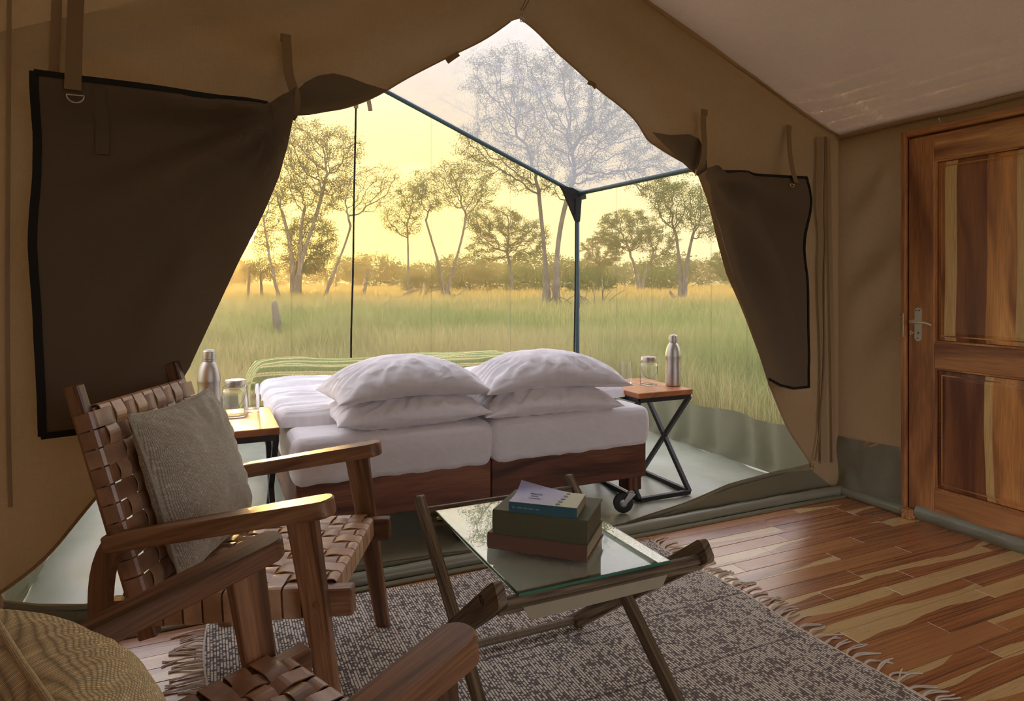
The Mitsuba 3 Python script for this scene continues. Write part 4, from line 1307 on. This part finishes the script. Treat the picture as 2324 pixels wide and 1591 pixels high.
for nm, c, sz in (('near', ((gx0 + gx1) / 2, gy0 - .0012, .501), (gx1 - gx0, .001, .006)), ('left', (gx0 - .0012, (gy0 + gy1) / 2, .501), (.001, gy1 - gy0, .006))):
    add('glass_top__edge', bbox(*sz, .0002, c), M['gedge'], False, label='polished green edge')


def book(o, ang, w, d, h, cover, label, soft=False, spine=None):
    """Spine faces -y locally; w along the spine, d deep."""
    k = thing('book', label, 'book')
    X, Yd = V(math.cos(ang), math.sin(ang), 0), V(-math.sin(ang), math.cos(ang), 0)
    O = V(*o)
    ct = .0008 if soft else .003
    ov = 0 if soft else .004
    pg = bbox(w - 2 * ov, d - ov - .003, h - 2 * ct, .0008, (w / 2, d / 2 + .001 - ov / 2, h / 2))
    add(f'{k}__pages', frame(pg, O, X, Yd, UP), M['paper_shaded' if cover == 'bookgreen' else 'paper'], False, label='yellowed page block')
    if soft:
        n = 18
        t = np.linspace(0, 1, n)
        ux, vy = np.meshgrid(np.linspace(0, w, n), np.linspace(0, d, n), indexing='ij')
        lift = .022 * np.clip((vy / d - .35) / .65, 0, 1) ** 2 * np.clip(1 - ux / w * 1.25, 0, 1) ** 1.3
        cv, q = np.stack([ux, vy, h + .0006 + lift], -1).reshape(-1, 3), []
        for i in range(n - 1):
            for j in range(n - 1):
                q += [(i * n + j, (i + 1) * n + j, (i + 1) * n + j + 1), (i * n + j, (i + 1) * n + j + 1, i * n + j + 1)]
        q = np.array(q)
        cen = cv[q].mean(1)
        right = cen[:, 0] > w * .66 + (cen[:, 1] / d) * w * .06
        for nm, sel, mt in (('front_cover', ~right, 'ptop'), ('front_cover', right, 'pgreen')):
            mm = trimesh.Trimesh(cv, q[sel], process=False); mm.remove_unreferenced_vertices()
            add(f'{k}__{nm}', frame(mm, O, X, Yd, UP), M[mt], True, label='lilac cover' if mt == 'ptop' else 'pale green end of the cover')
        add(f'{k}__spine', frame(bbox(w, .0016, h + .001, .0003, (w / 2, -.0004, h / 2)), O, X, Yd, UP), M['pblue'], False, label='dark blue spine')
        add(f'{k}__back_cover', frame(bbox(w, d, .0008, .0002, (w / 2, d / 2, .0004)), O, X, Yd, UP), M['pblue'], False)
        for i in range(5):
            c = (w * (.705 + .02 * i * .6), d * (.12 + .19 * i), h + .0014)
            add(f'{k}__dot', frame(lathe([(0, 0), (.0062, 0), (.006, .0004), (0, .0004)], 14, c), O, X, Yd, UP), M['dot'], 30)
        for i, (a, b, yy) in enumerate(((.22, .40, .62), (.24, .36, .50), (.23, .42, .36))):
            zz = h + .0022 + .022 * max(0, (yy - .35) / .65) ** 2 * max(0, 1 - .3 * 1.25) ** 1.3
            add(f'{k}__faded_print', frame(bbox(w * (b - a), .004, .0005, .0001, (w * (a + b) / 2, d * yy, zz)), O, X, Yd, UP), M['print'], False)
        for a, b in ((.05, .09), (.13, .2), (.22, .28), (.3, .37), (.4, .46)):
            add(f'{k}__spine_print', frame(bbox(w * (b - a), .0004, .004, .0001, (w * (a + b) / 2, -.0014, h * .5)), O, X, Yd, UP), M['print_spine'], False)
    else:
        add(f'{k}__front_cover', frame(bbox(w, d, ct, .001, (w / 2, d / 2, h - ct / 2)), O, X, Yd, UP), M[cover], False)
        add(f'{k}__back_cover', frame(bbox(w, d, ct, .001, (w / 2, d / 2, ct / 2)), O, X, Yd, UP), M[cover], False)
        pr = [(-.0005, 0), (-.004, h * .12), (-.006, h * .5), (-.004, h * .88), (-.0005, h), (.003, h), (.003, 0)]
        add(f'{k}__spine', frame(extr(Polygon(pr), w), O, Yd, UP, X), M[cover], 30)
    return k


GZ = .5042
ba = math.atan2(1.40 - 1.597, .846 - .667) + .05
book((.667, 1.597, GZ), ba, .266, .192, .042, 'bookbrown', 'brown hardcover book at the bottom of the stack on the glass')
book((.676, 1.583, GZ + .0425), ba + .01, .252, .176, .062, 'bookgreen', 'thick dark green hardcover book in the middle of the stack')
book((.705, 1.548, GZ + .105), ba + .05, .178, .115, .026, None, 'lilac and pale green paperback with a blue spine on top of the stack', True)

# ------------------------------------------------------------------ rug
rk = thing('rug', 'flat woven grey brown rug with fringed ends on the wooden floor', 'rug')
RX0, RX1, RY0, RY1 = .0, 1.86, .35, 2.535


def rug_z(X, Y):
    n = meshkit.fbm(np.stack([X * 2.2, Y * 2.2, 0 * X], -1), 2, 3) - .5
    wave = .012 * np.exp(-((X - .28) / .05) ** 2) * np.clip((Y - 1.9) / .5, 0, 1)
    return .0085 + .004 * np.clip(n, -.3, 1) + wave


nx, ny = 100, 110
u, v = np.meshgrid(np.linspace(0, 1, nx), np.linspace(0, 1, ny), indexing='ij')
Xr = RX0 + (RX1 - RX0) * u + .010 * np.sin(v * 19) * (np.abs(u - .5) * 2) ** 4
Yr = RY0 + (RY1 - RY0) * v + .008 * np.sin(u * 23 + 1) * v ** 6 + .02 * u * v ** 4 * -1
P_ = np.stack([Xr, Yr, rug_z(Xr, Yr)], -1)
i, j = np.meshgrid(np.arange(nx - 1), np.arange(ny - 1), indexing='ij')
q = np.stack([i * ny + j, (i + 1) * ny + j, (i + 1) * ny + j + 1, i * ny + j + 1], -1).reshape(-1, 4)
add(f'{rk}__weave', trimesh.Trimesh(P_.reshape(-1, 3), np.vstack([q[:, [0, 1, 2]], q[:, [0, 2, 3]]]), process=False), M['rug'], True, np.stack([Xr, Yr], -1).reshape(-1, 2))
for pts in (P_[0], P_[-1]):
    add(f'{rk}__bound_edge', tube(pts - V(0, 0, .003), .0045, 6), M['fringe'], True, label='pale whipped edge')
add(f'{rk}__back_edge', tube(P_[:, -1] - V(0, 0, .003), .0045, 6), M['rug'], True)
for side in (0, 1):
    yy = 2.50
    while yy > (.85 if side else 1.3):
        kx = int(np.clip((yy - RY0) / (RY1 - RY0) * (ny - 1), 0, ny - 1))
        p0 = P_[-1 if side else 0, kx]
        sg = 1 if side else -1
        L = rng.uniform(.075, .125)
        bend = rng.uniform(-.035, .035)
        for s in range(2):
            b2 = bend + rng.uniform(-.012, .012)
            z = .0035
            pts = spline([p0 + V(0, 0, -.002), (p0[0] + sg * L * .4, yy + b2 * .2 + .004 * s, z + .006 * rng.random()), (p0[0] + sg * L * .75, yy + b2 * .7 + .006 * s, z), (p0[0] + sg * L, yy + b2 + rng.uniform(-.008, .008), z)], 9)
            mm = tube(pts, np.linspace(.0032, .0022, 9), 5)
            if s == 0: first = mm
        add(f'{rk}__tassel', cat([first, mm]), M['fringe'], True)
        yy -= rng.uniform(.028, .042)


# ------------------------------------------------------------------ outdoors: ground, grass
GZ0 = -.08


def hz(x, y): return GZ0 + .25 * (meshkit.fbm(np.stack([x * .05, y * .05, 0 * np.asarray(x)], -1), 3, 4) - .5) * np.clip((np.hypot(x, y) - 8) / 12, 0, 1)


n = 90
sx = np.sign(np.linspace(-1, 1, n)) * np.abs(np.linspace(-1, 1, n)) ** 2.2 * 420
gx, gy = np.meshgrid(sx, sx + 20, indexing='ij')
P_ = np.stack([gx, gy, hz(gx, gy)], -1).reshape(-1, 3)
i, j = np.meshgrid(np.arange(n - 1), np.arange(n - 1), indexing='ij')
q = np.stack([i * n + j, (i + 1) * n + j, (i + 1) * n + j + 1, i * n + j + 1], -1).reshape(-1, 4)
add('ground', trimesh.Trimesh(P_, np.vstack([q[:, [0, 1, 2]], q[:, [0, 2, 3]]]), process=False), M['ground'], True, label='open savanna ground outside the tent', kind='structure')


def blades(cnt, d0, d1, h0, h1, w, seed):
    r = np.random.default_rng(seed)
    d = np.sqrt(r.uniform(d0 ** 2, d1 ** 2, cnt))
    s = r.uniform(-.72, .62, cnt)
    p = FW[None] * d[:, None] + RT[None] * (s * d)[:, None]
    keep = ~((p[:, 0] > -1.0) & (p[:, 0] < 3.6) & (p[:, 1] < YF + .15))
    p = p[keep]; cnt = len(p)
    p[:, 2] = hz(p[:, 0], p[:, 1])
    cl = meshkit.fbm(np.stack([p[:, 0] * .9, p[:, 1] * .9, 0 * p[:, 0]], -1), 3, 2)
    gr = meshkit.fbm(np.stack([p[:, 0] * .35 + 9, p[:, 1] * .35, 0 * p[:, 0]], -1), 3, 6)
    h = (h0 + (h1 - h0) * r.random(cnt)) * (.45 + 1.1 * cl)
    az = r.uniform(0, 2 * np.pi, cnt)
    a = np.stack([np.cos(az), np.sin(az), 0 * az], 1)
    ln = r.uniform(0, 2 * np.pi, cnt)
    lean = np.stack([np.cos(ln), np.sin(ln), 0 * ln], 1) * (h * r.uniform(.05, .45, cnt))[:, None]
    ww = (w * r.uniform(.6, 1.4, cnt))[:, None]
    mid = p + lean * .35 + UP * (h * .6)[:, None]
    tip = p + lean + UP * (h * r.uniform(.85, 1.0, cnt))[:, None]
    v = np.stack([p - a * ww / 2, p + a * ww / 2, mid - a * ww * .4, mid + a * ww * .4, tip], 1).reshape(-1, 3)
    b = np.arange(cnt)[:, None] * 5
    f = np.stack([b + [0, 1, 3], b + [0, 3, 2], b + [2, 3, 4]], 1).reshape(-1, 3)
    t = np.clip(gr * 1.6 - .26 + r.normal(0, .2, cnt), 0, 1)[:, None]
    far = np.clip((d[keep] - 18) / 22, 0, 1)[:, None]  # far blades turn gold: low sunlight put into their colour
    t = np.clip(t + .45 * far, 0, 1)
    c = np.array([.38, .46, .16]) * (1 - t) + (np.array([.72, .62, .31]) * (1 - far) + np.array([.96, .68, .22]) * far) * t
    c = c * r.uniform(.50, .95, cnt)[:, None]
    return v, f, np.repeat(c, 5, 0)


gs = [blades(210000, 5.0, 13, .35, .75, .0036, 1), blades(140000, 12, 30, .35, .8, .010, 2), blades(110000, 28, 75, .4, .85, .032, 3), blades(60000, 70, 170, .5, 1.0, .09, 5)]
o = 0; VV, FF, CC = [], [], []
for v, f, c in gs:
    VV.append(v); FF.append(f + o); CC.append(c); o += len(v)
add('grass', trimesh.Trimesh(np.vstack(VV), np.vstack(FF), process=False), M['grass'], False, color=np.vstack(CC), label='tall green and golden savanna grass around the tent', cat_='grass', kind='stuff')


# ------------------------------------------------------------------ trees
def grow(stems, attr, step, infl, kill, seed, iters=90):
    r = np.random.default_rng(seed)
    nodes, par = [], []
    for st in stems:
        p = spline(st, max(4, int(np.linalg.norm(np.diff(st, axis=0), axis=1).sum() / step))) if len(st) > 2 else np.linspace(st[0], st[1], 6)
        for k, x in enumerate(p):
            nodes.append(x); par.append(-1 if k == 0 else len(nodes) - 2)
    stemn = len(nodes)
    nodes = np.array(nodes)
    for _ in range(iters):
        if len(attr) == 0: break
        t = cKDTree(nodes)
        d, ix = t.query(attr, distance_upper_bound=infl)
        ok = np.isfinite(d)
        if not ok.any():
            infl *= 1.5
            if infl > 30: break
            continue
        dirs = np.zeros_like(nodes)
        a = (attr[ok] - nodes[ix[ok]]) / (d[ok, None] + 1e-9)
        np.add.at(dirs, ix[ok], a)
        act = np.unique(ix[ok])
        dd = dirs[act]; L = np.linalg.norm(dd, axis=1)
        act, dd, L = act[L > 1e-3], dd[L > 1e-3], L[L > 1e-3]
        new = nodes[act] + step * (dd / L[:, None] + r.normal(0, .28, dd.shape))
        nodes = np.vstack([nodes, new]); par += act.tolist()
        dk, _ = cKDTree(new).query(attr, distance_upper_bound=kill)
        attr = attr[~np.isfinite(dk)]
        if len(nodes) > 5200: break
    return nodes, np.array(par), stemn


def tree_mesh(nodes, par, r0, rmax, stemn=0):
    n = len(nodes)
    acc = np.zeros(n)
    rad = np.zeros(n)
    for k in range(n - 1, -1, -1):
        rad[k] = max(r0 ** 2.4, acc[k]) ** (1 / 2.4)
        if par[k] >= 0: acc[par[k]] += rad[k] ** 2.4
    rad *= min(1.0, rmax / rad.max()) if rad.max() > rmax else 1.0
    rad = np.maximum(rad, r0 * .7)
    run = 0
    for q in range(stemn):                 # the stems taper from the foot
        run = 0 if par[q] < 0 else run + 1
        rad[q] = max(rad[q], rmax * max(.38, 1 - .045 * run) * .8)
    k = np.where(par >= 0)[0]
    a, b = nodes[par[k]], nodes[k]
    d = b - a; L = np.linalg.norm(d, axis=1, keepdims=True); d = d / (L + 1e-9)
    s = np.cross(d, np.where(np.abs(d[:, 2:]) < .9, [[0, 0, 1.0]], [[1.0, 0, 0]])); s /= np.linalg.norm(s, axis=1, keepdims=True)
    t = np.cross(d, s)
    S = 5
    ang = np.arange(S) * 2 * np.pi / S
    ring = np.cos(ang)[None, :, None] * s[:, None] + np.sin(ang)[None, :, None] * t[:, None]
    ra, rb = np.minimum(rad[par[k]], rad[k] * 1.35), rad[k]
    v = np.concatenate([a[:, None] + ring * ra[:, None, None], b[:, None] + (d * rb[:, None] * .3)[:, None] + ring * rb[:, None, None]], 1).reshape(-1, 3)
    base = np.arange(len(k))[:, None] * 2 * S
    f = []
    for q in range(S):
        w = (q + 1) % S
        f += [base + [q, w, S + w], base + [q, S + w, S + q]]
    f = np.stack(f, 1).reshape(-1, 3)
    return trimesh.Trimesh(v, f, process=False), rad


def leaves(nodes, par, rad, stemn, per, size, spread, tone, seed):
    r = np.random.default_rng(seed)
    tips = np.where((np.arange(len(nodes)) >= stemn) & (rad < np.median(rad[stemn:]) * 2.2))[0]
    c = np.repeat(nodes[tips], per, 0) + r.normal(0, spread, (len(tips) * per, 3)) * [1, 1, .6]
    n = len(c)
    a = r.normal(0, 1, (n, 3)) * [1, 1, .5]; a /= np.linalg.norm(a, axis=1, keepdims=True)
    b = np.cross(a, r.normal(0, 1, (n, 3))); b /= np.linalg.norm(b, axis=1, keepdims=True)
    sz = (size * r.uniform(.6, 1.3, n))[:, None]
    v = np.stack([c - a * sz / 2, c + b * sz * .3, c + a * sz / 2, c - b * sz * .3], 1).reshape(-1, 3)
    base = np.arange(n)[:, None] * 4
    f = np.stack([base + [0, 1, 2], base + [0, 2, 3]], 1).reshape(-1, 3)
    col = np.array(tone) * r.uniform(.7, 1.35, n)[:, None]
    return trimesh.Trimesh(v, f, process=False), np.repeat(col, 4, 0)


def crown_pts(crowns, d, cnt, r, flat=.75):
    out = []
    tot = sum(c[2] * c[3] for c in crowns)
    for (cx, cy, rx, ry) in crowns:
        o = CAM + ray(cx, cy) * d
        k = int(cnt * rx * ry / tot)
        q = r.normal(0, 1, (k, 3)); q /= np.linalg.norm(q, axis=1, keepdims=True)
        q *= r.uniform(.25, 1, (k, 1)) ** .5
        out.append(o + (q[:, :1] * RT * rx + q[:, 1:2] * FW * rx * flat + q[:, 2:3] * UP * ry) * d / F)
    return np.vstack(out)


LG, LY_, LD = (.16, .195, .055), (.20, .185, .06), (.115, .15, .04)


def tree(label, d, stems, crowns, cnt=900, per=9, leaf=.10, tone=LG, r0=.012, rmax=.3, seed=1, group=None, spread=.16):
    r = np.random.default_rng(seed)
    st = []
    for s in stems:
        p = np.array([CAM + ray(x, y) * d + FW * r.normal(0, .25) * (k > 0) for k, (x, y) in enumerate(s)])
        p[0, 2] = hz(p[0, 0], p[0, 1]) - .1
        st.append(p)
    sc = d / 36
    at_ = crown_pts(crowns, d, cnt, r)
    nodes, par, sn = grow(st, at_, .22 * sc ** .5, 2.2 * sc, .29 * sc ** .6, seed)
    k = thing('acacia_tree', label, 'tree', group)
    m, rad = tree_mesh(nodes, par, r0, rmax, sn)
    add(f'{k}__trunk', m, M['bark'], True, label='grey brown trunk and branches')
    lm, lc = leaves(nodes, par, rad, sn, int(per * 5.2), leaf * .62, spread, tone, seed)
    add(f'{k}__foliage', lm, M['leafA'], False, color=lc, label='fine feathery leaves', kind='stuff')
    return k


tree('tall broad acacia with twin trunks behind the gauze roof', 25.7, [[(1237, 708), (1240, 620), (1232, 520), (1222, 430)], [(1266, 704), (1262, 620), (1276, 500), (1305, 400)]],
     [(1150, 190, 105, 95), (1275, 240, 150, 130), (1390, 330, 130, 90), (1110, 330, 85, 70), (1490, 400, 80, 60), (1240, 390, 130, 60), (1330, 150, 60, 40)], 2300, 8, .085, (.19, .21, .08), .008, .26, 11, spread=.12)
tree('tall many branched acacia beside the left flap in front of the sun', 36, [[(668, 692), (676, 620), (680, 540), (690, 470)], [(672, 692), (690, 590), (716, 500), (740, 420)], [(665, 692), (655, 560), (640, 480)]],
     [(690, 330, 80, 70), (640, 390, 65, 80), (765, 335, 65, 55), (715, 420, 95, 70), (640, 300, 50, 40)], 1500, 7, .12, LY_, .011, .3, 12)
tree('dense rounded acacia below the tall one at the left', 41, [[(690, 690), (688, 640), (694, 590)], [(656, 690), (668, 620), (680, 580)]], [(705, 540, 66, 58), (690, 590, 60, 40)], 800, 12, .13, LD, .012, .2, 13)
tree('thin forked acacia stem nearest the left flap', 33, [[(642, 694), (628, 640), (616, 570), (611, 500)]], [(596, 520, 45, 60), (618, 470, 35, 50)], 420, 8, .11, LY_, .01, .14, 14)
tree('leaning acacia with a sparse open crown beside the hanging cord', 35, [[(735, 694), (752, 640), (778, 565), (797, 512)]], [(835, 430, 78, 58), (770, 450, 40, 40), (880, 400, 36, 36)], 620, 4, .10, LY_, .009, .16, 15)
tree('slender straight acacia right of the open sky', 42, [[(927, 682), (926, 610), (924, 530)]], [(912, 495, 52, 42), (935, 445, 42, 40)], 420, 9, .12, LG, .011, .16, 16)
tree('V shaped acacia with two spreading trunks', 40, [[(1008, 682), (1002, 630), (985, 560), (968, 500)], [(1010, 682), (1026, 620), (1048, 545), (1058, 490)]], [(990, 430, 64, 52), (1065, 430, 66, 56), (1025, 388, 50, 26)], 900, 8, .12, LG, .011, .22, 17)
tree('dark green spreading acacia left of the twin trunks', 48, [[(1160, 668), (1160, 625), (1150, 570)]], [(1120, 505, 75, 42), (1190, 545, 66, 52), (1100, 560, 45, 40)], 700, 11, .14, LD, .014, .25, 18)
tree('bushy acacia with a low fork between the pole and the right trees', 60, [[(1452, 664), (1448, 630), (1436, 590)], [(1454, 664), (1465, 620), (1480, 585)]], [(1425, 525, 78, 52), (1495, 545, 50, 40)], 700, 11, .16, LD, .016, .3, 19)
tree('twin stemmed acacia at the right beside the dark flap', 34, [[(1546, 686), (1546, 610), (1538, 530)], [(1552, 686), (1560, 600), (1572, 530)]], [(1545, 465, 72, 58), (1605, 490, 50, 56), (1500, 440, 40, 40)], 950, 9, .11, LG, .011, .24, 20)
tree('small acacia seen behind the pole', 80, [[(1362, 656), (1364, 620), (1366, 600)]], [(1368, 570, 52, 44)], 420, 12, .2, LD, .02, .3, 21)
tree('low acacia at the far right edge of the opening', 75, [[(1660, 658), (1658, 630), (1655, 615)]], [(1655, 600, 52, 36)], 420, 12, .2, LG, .02, .3, 22)
tree('smallest acacia with a bare side branch at the far left', 34, [[(562, 690), (563, 655), (566, 630)]], [(566, 612, 26, 24)], 160, 9, .1, LY_, .01, .1, 23)
tree('short bushy acacia second from the left', 35, [[(590, 690), (592, 660), (596, 630)]], [(598, 605, 34, 30)], 240, 11, .11, LY_, .01, .11, 24)
# far bushes along the horizon: three built, then copies
far = [(760, 100), (850, 92), (905, 120), (965, 105), (1045, 84), (1100, 120), (1215, 95), (1300, 90), (1345, 120), (1420, 110), (1510, 95), (1590, 118), (1700, 100), (1760, 85), (520, 105), (450, 120), (640, 125), (390, 95), (1830, 115), (810, 130), (1160, 135), (1260, 140), (1390, 140), (1550, 150), (1650, 140), (700, 140), (560, 145), (930, 150), (1010, 140)]
protos = []
for s in range(3):
    r = np.random.default_rng(50 + s)
    q = r.normal(0, 1, (420, 3)); q /= np.linalg.norm(q, axis=1, keepdims=True); q *= r.uniform(.3, 1, (420, 1)) ** .5
    at_ = q * [3.6, 3.6, 2.1] + [0, 0, 2.7]
    nodes, par, sn = grow([np.array([[0, 0, -.3], [.1, 0, .5], [.2, .1, 1.2]]), np.array([[.2, 0, -.3], [-.5, .2, .6], [-.9, .2, 1.3]])], at_, .4, 4, .55, 60 + s)
    tm, rad = tree_mesh(nodes, par, .02, .25)
    lm, lc = leaves(nodes, par, rad, sn, 12, .3, .33, (LG, LD, LY_)[s], 70 + s)
    protos.append((mikit.ply(tm, M['bark'], smooth=True), mikit.ply(lm, M['leafA'], smooth=False, color=lc)))
for i, (x, d) in enumerate(far):
    lm_ = {760: 'left of the bare snag', 850: 'just right of the bare snag', 905: 'behind the slender straight acacia', 1045: 'right of the V shaped acacia', 1215: 'just left of the twin trunks',
           1300: 'beside the corner pole', 1420: 'left of the bushy forked acacia', 1510: 'right of the bushy forked acacia', 1590: 'right of the twin stemmed acacia', 1700: 'beside the right dark flap'}.get(x)
    k = thing('bush', f'hazy low acacia bush on the horizon {lm_}' if lm_ else 'hazy low acacia bush in the farther row along the horizon', 'tree', 'hazy acacia bushes along the horizon')
    p = CAM + ray(x, 640) * d
    s = rng.uniform(.85, 1.25)
    tr = T().translate([p[0], p[1], float(hz(p[0], p[1]))]).rotate([0, 0, 1], float(rng.uniform(0, 360))).scale([s * 1.1, s * 1.1, s])
    a, b = protos[i % 3]
    scene[f'{k}__trunk'] = {**a, 'to_world': tr}
    scene[f'{k}__foliage'] = {**b, 'to_world': tr}
    labels[f'{k}__foliage'] = {'kind': 'stuff'}


for i, (x, d, s, z, lb) in enumerate(((1080, 62, .62, .55, 'dark green shrub between the V shaped acacia and the twin trunks'), (1195, 58, .6, .6, 'dark green shrub just left of the twin trunks'), (1335, 52, .55, .6, 'yellow green shrub behind the corner pole'),
                                         (965, 55, .5, .6, 'low shrub behind the V shaped acacia'), (1500, 66, .6, .6, 'low shrub between the right hand acacias'))):
    k = thing('shrub', lb, 'shrub')
    p = CAM + ray(x, 640) * d
    tr = T().translate([p[0], p[1], float(hz(p[0], p[1])) - .5]).rotate([0, 0, 1], 70.0 * i).scale([s * 1.2, s * 1.2, s * 1.15])
    a, b = protos[(i + 2) % 3 if i != 2 else 1]
    scene[f'{k}__trunk'] = {**a, 'to_world': tr}
    scene[f'{k}__foliage'] = {**b, 'to_world': tr}
    labels[f'{k}__foliage'] = {'kind': 'stuff'}


def px3(x, y, d): return CAM + ray(x, y) * d


# stump, snags, fallen branches
d = 12.2
c = [px3(631, 806, d), px3(630, 760, d), px3(627, 720, d), px3(622, 684, d)]
m = tube(spline(c, 14), np.array([.085, .082, .085, .082, .08, .08, .078, .074, .07, .066, .062, .06, .055, .035]) * 1.05, 12)
v = np.asarray(m.vertices); m.vertices = v + m.vertex_normals * (.02 * (meshkit.fbm(v * [14, 14, 5], 3, 3) - .5))[:, None]
k = thing('tree_stump', 'grey weathered dead tree stump standing in the grass', 'tree stump')
add(f'{k}__trunk', m, M['bark'], True)
add(f'{k}__knot', tube([px3(636, 745, d), px3(640, 748, d) - FW * .04], [.03, .015], 8), M['bark'], True)
d = 38
k = thing('dead_tree', 'thin bare dead snag right of the hanging cord', 'dead tree')
add(f'{k}__trunk', tube(spline([px3(826, 694, d), px3(827, 660, d), px3(833, 630, d), px3(834, 606, d)], 10), np.linspace(.13, .05, 10), 7), M['bark'], True)
add(f'{k}__branch', tube([px3(828, 662, d), px3(822, 655, d)], [.06, .02], 6), M['bark'], True)
d = 37
rr = np.random.default_rng(5)
k = thing('fallen_branch', 'tangle of fallen dead branches below the V shaped acacia', 'dead branches')
for a in range(16):
    x0, x1 = rr.uniform(885, 1040), 0
    x1 = x0 + rr.uniform(-30, 70); y0, y1 = rr.uniform(672, 690), rr.uniform(640, 690)
    pts = spline([px3(x0, y0, d), px3((x0 + x1) / 2, (y0 + y1) / 2 - rr.uniform(-4, 8), d + rr.uniform(-1, 1)), px3(x1, y1, d + rr.uniform(-1, 1))], 8)
    add(f'{k}__branch', tube(pts, np.linspace(rr.uniform(.04, .11), .02, 8), 5), M['bark'], True)
d = 34
k = thing('fallen_branch', 'short upturned dead log beside the twin stemmed acacia at the right', 'dead branches')
add(f'{k}__branch', tube(spline([px3(1552, 680, d), px3(1532, 676, d), px3(1520, 660, d)], 8), np.linspace(.16, .06, 8), 7), M['bark'], True)
k = thing('fallen_branch', 'leafless twiggy branches under the big acacia behind the pole', 'dead branches')
d = 25
for a in range(18):
    x0 = rr.uniform(1240, 1380); y0 = rr.uniform(690, 705)
    x1 = x0 + rr.uniform(-40, 60); y1 = y0 - rr.uniform(15, 70)
    pts = spline([px3(x0, y0, d), px3((x0 + x1) / 2, (y0 + y1) / 2 - 6, d + rr.uniform(-1, 1)), px3(x1, y1, d + rr.uniform(-1, 1))], 7)
    add(f'{k}__branch', tube(pts, np.linspace(rr.uniform(.02, .04), .008, 7), 5), M['bark'], True)

# ------------------------------------------------------------------ morning haze over the plain
scene['haze'] = {'type': 'cube', 'to_world': T().translate([10, 112, 17]).scale([190, 104, 19]), 'bsdf': {'type': 'null'},
                 'interior': {'type': 'homogeneous', 'sigma_t': 0.0026, 'albedo': rgb(.99, .86, .5), 'phase': {'type': 'hg', 'g': .72}}}
labels['haze'] = {'label': 'thin golden haze over the savanna', 'category': 'haze', 'kind': 'stuff'}
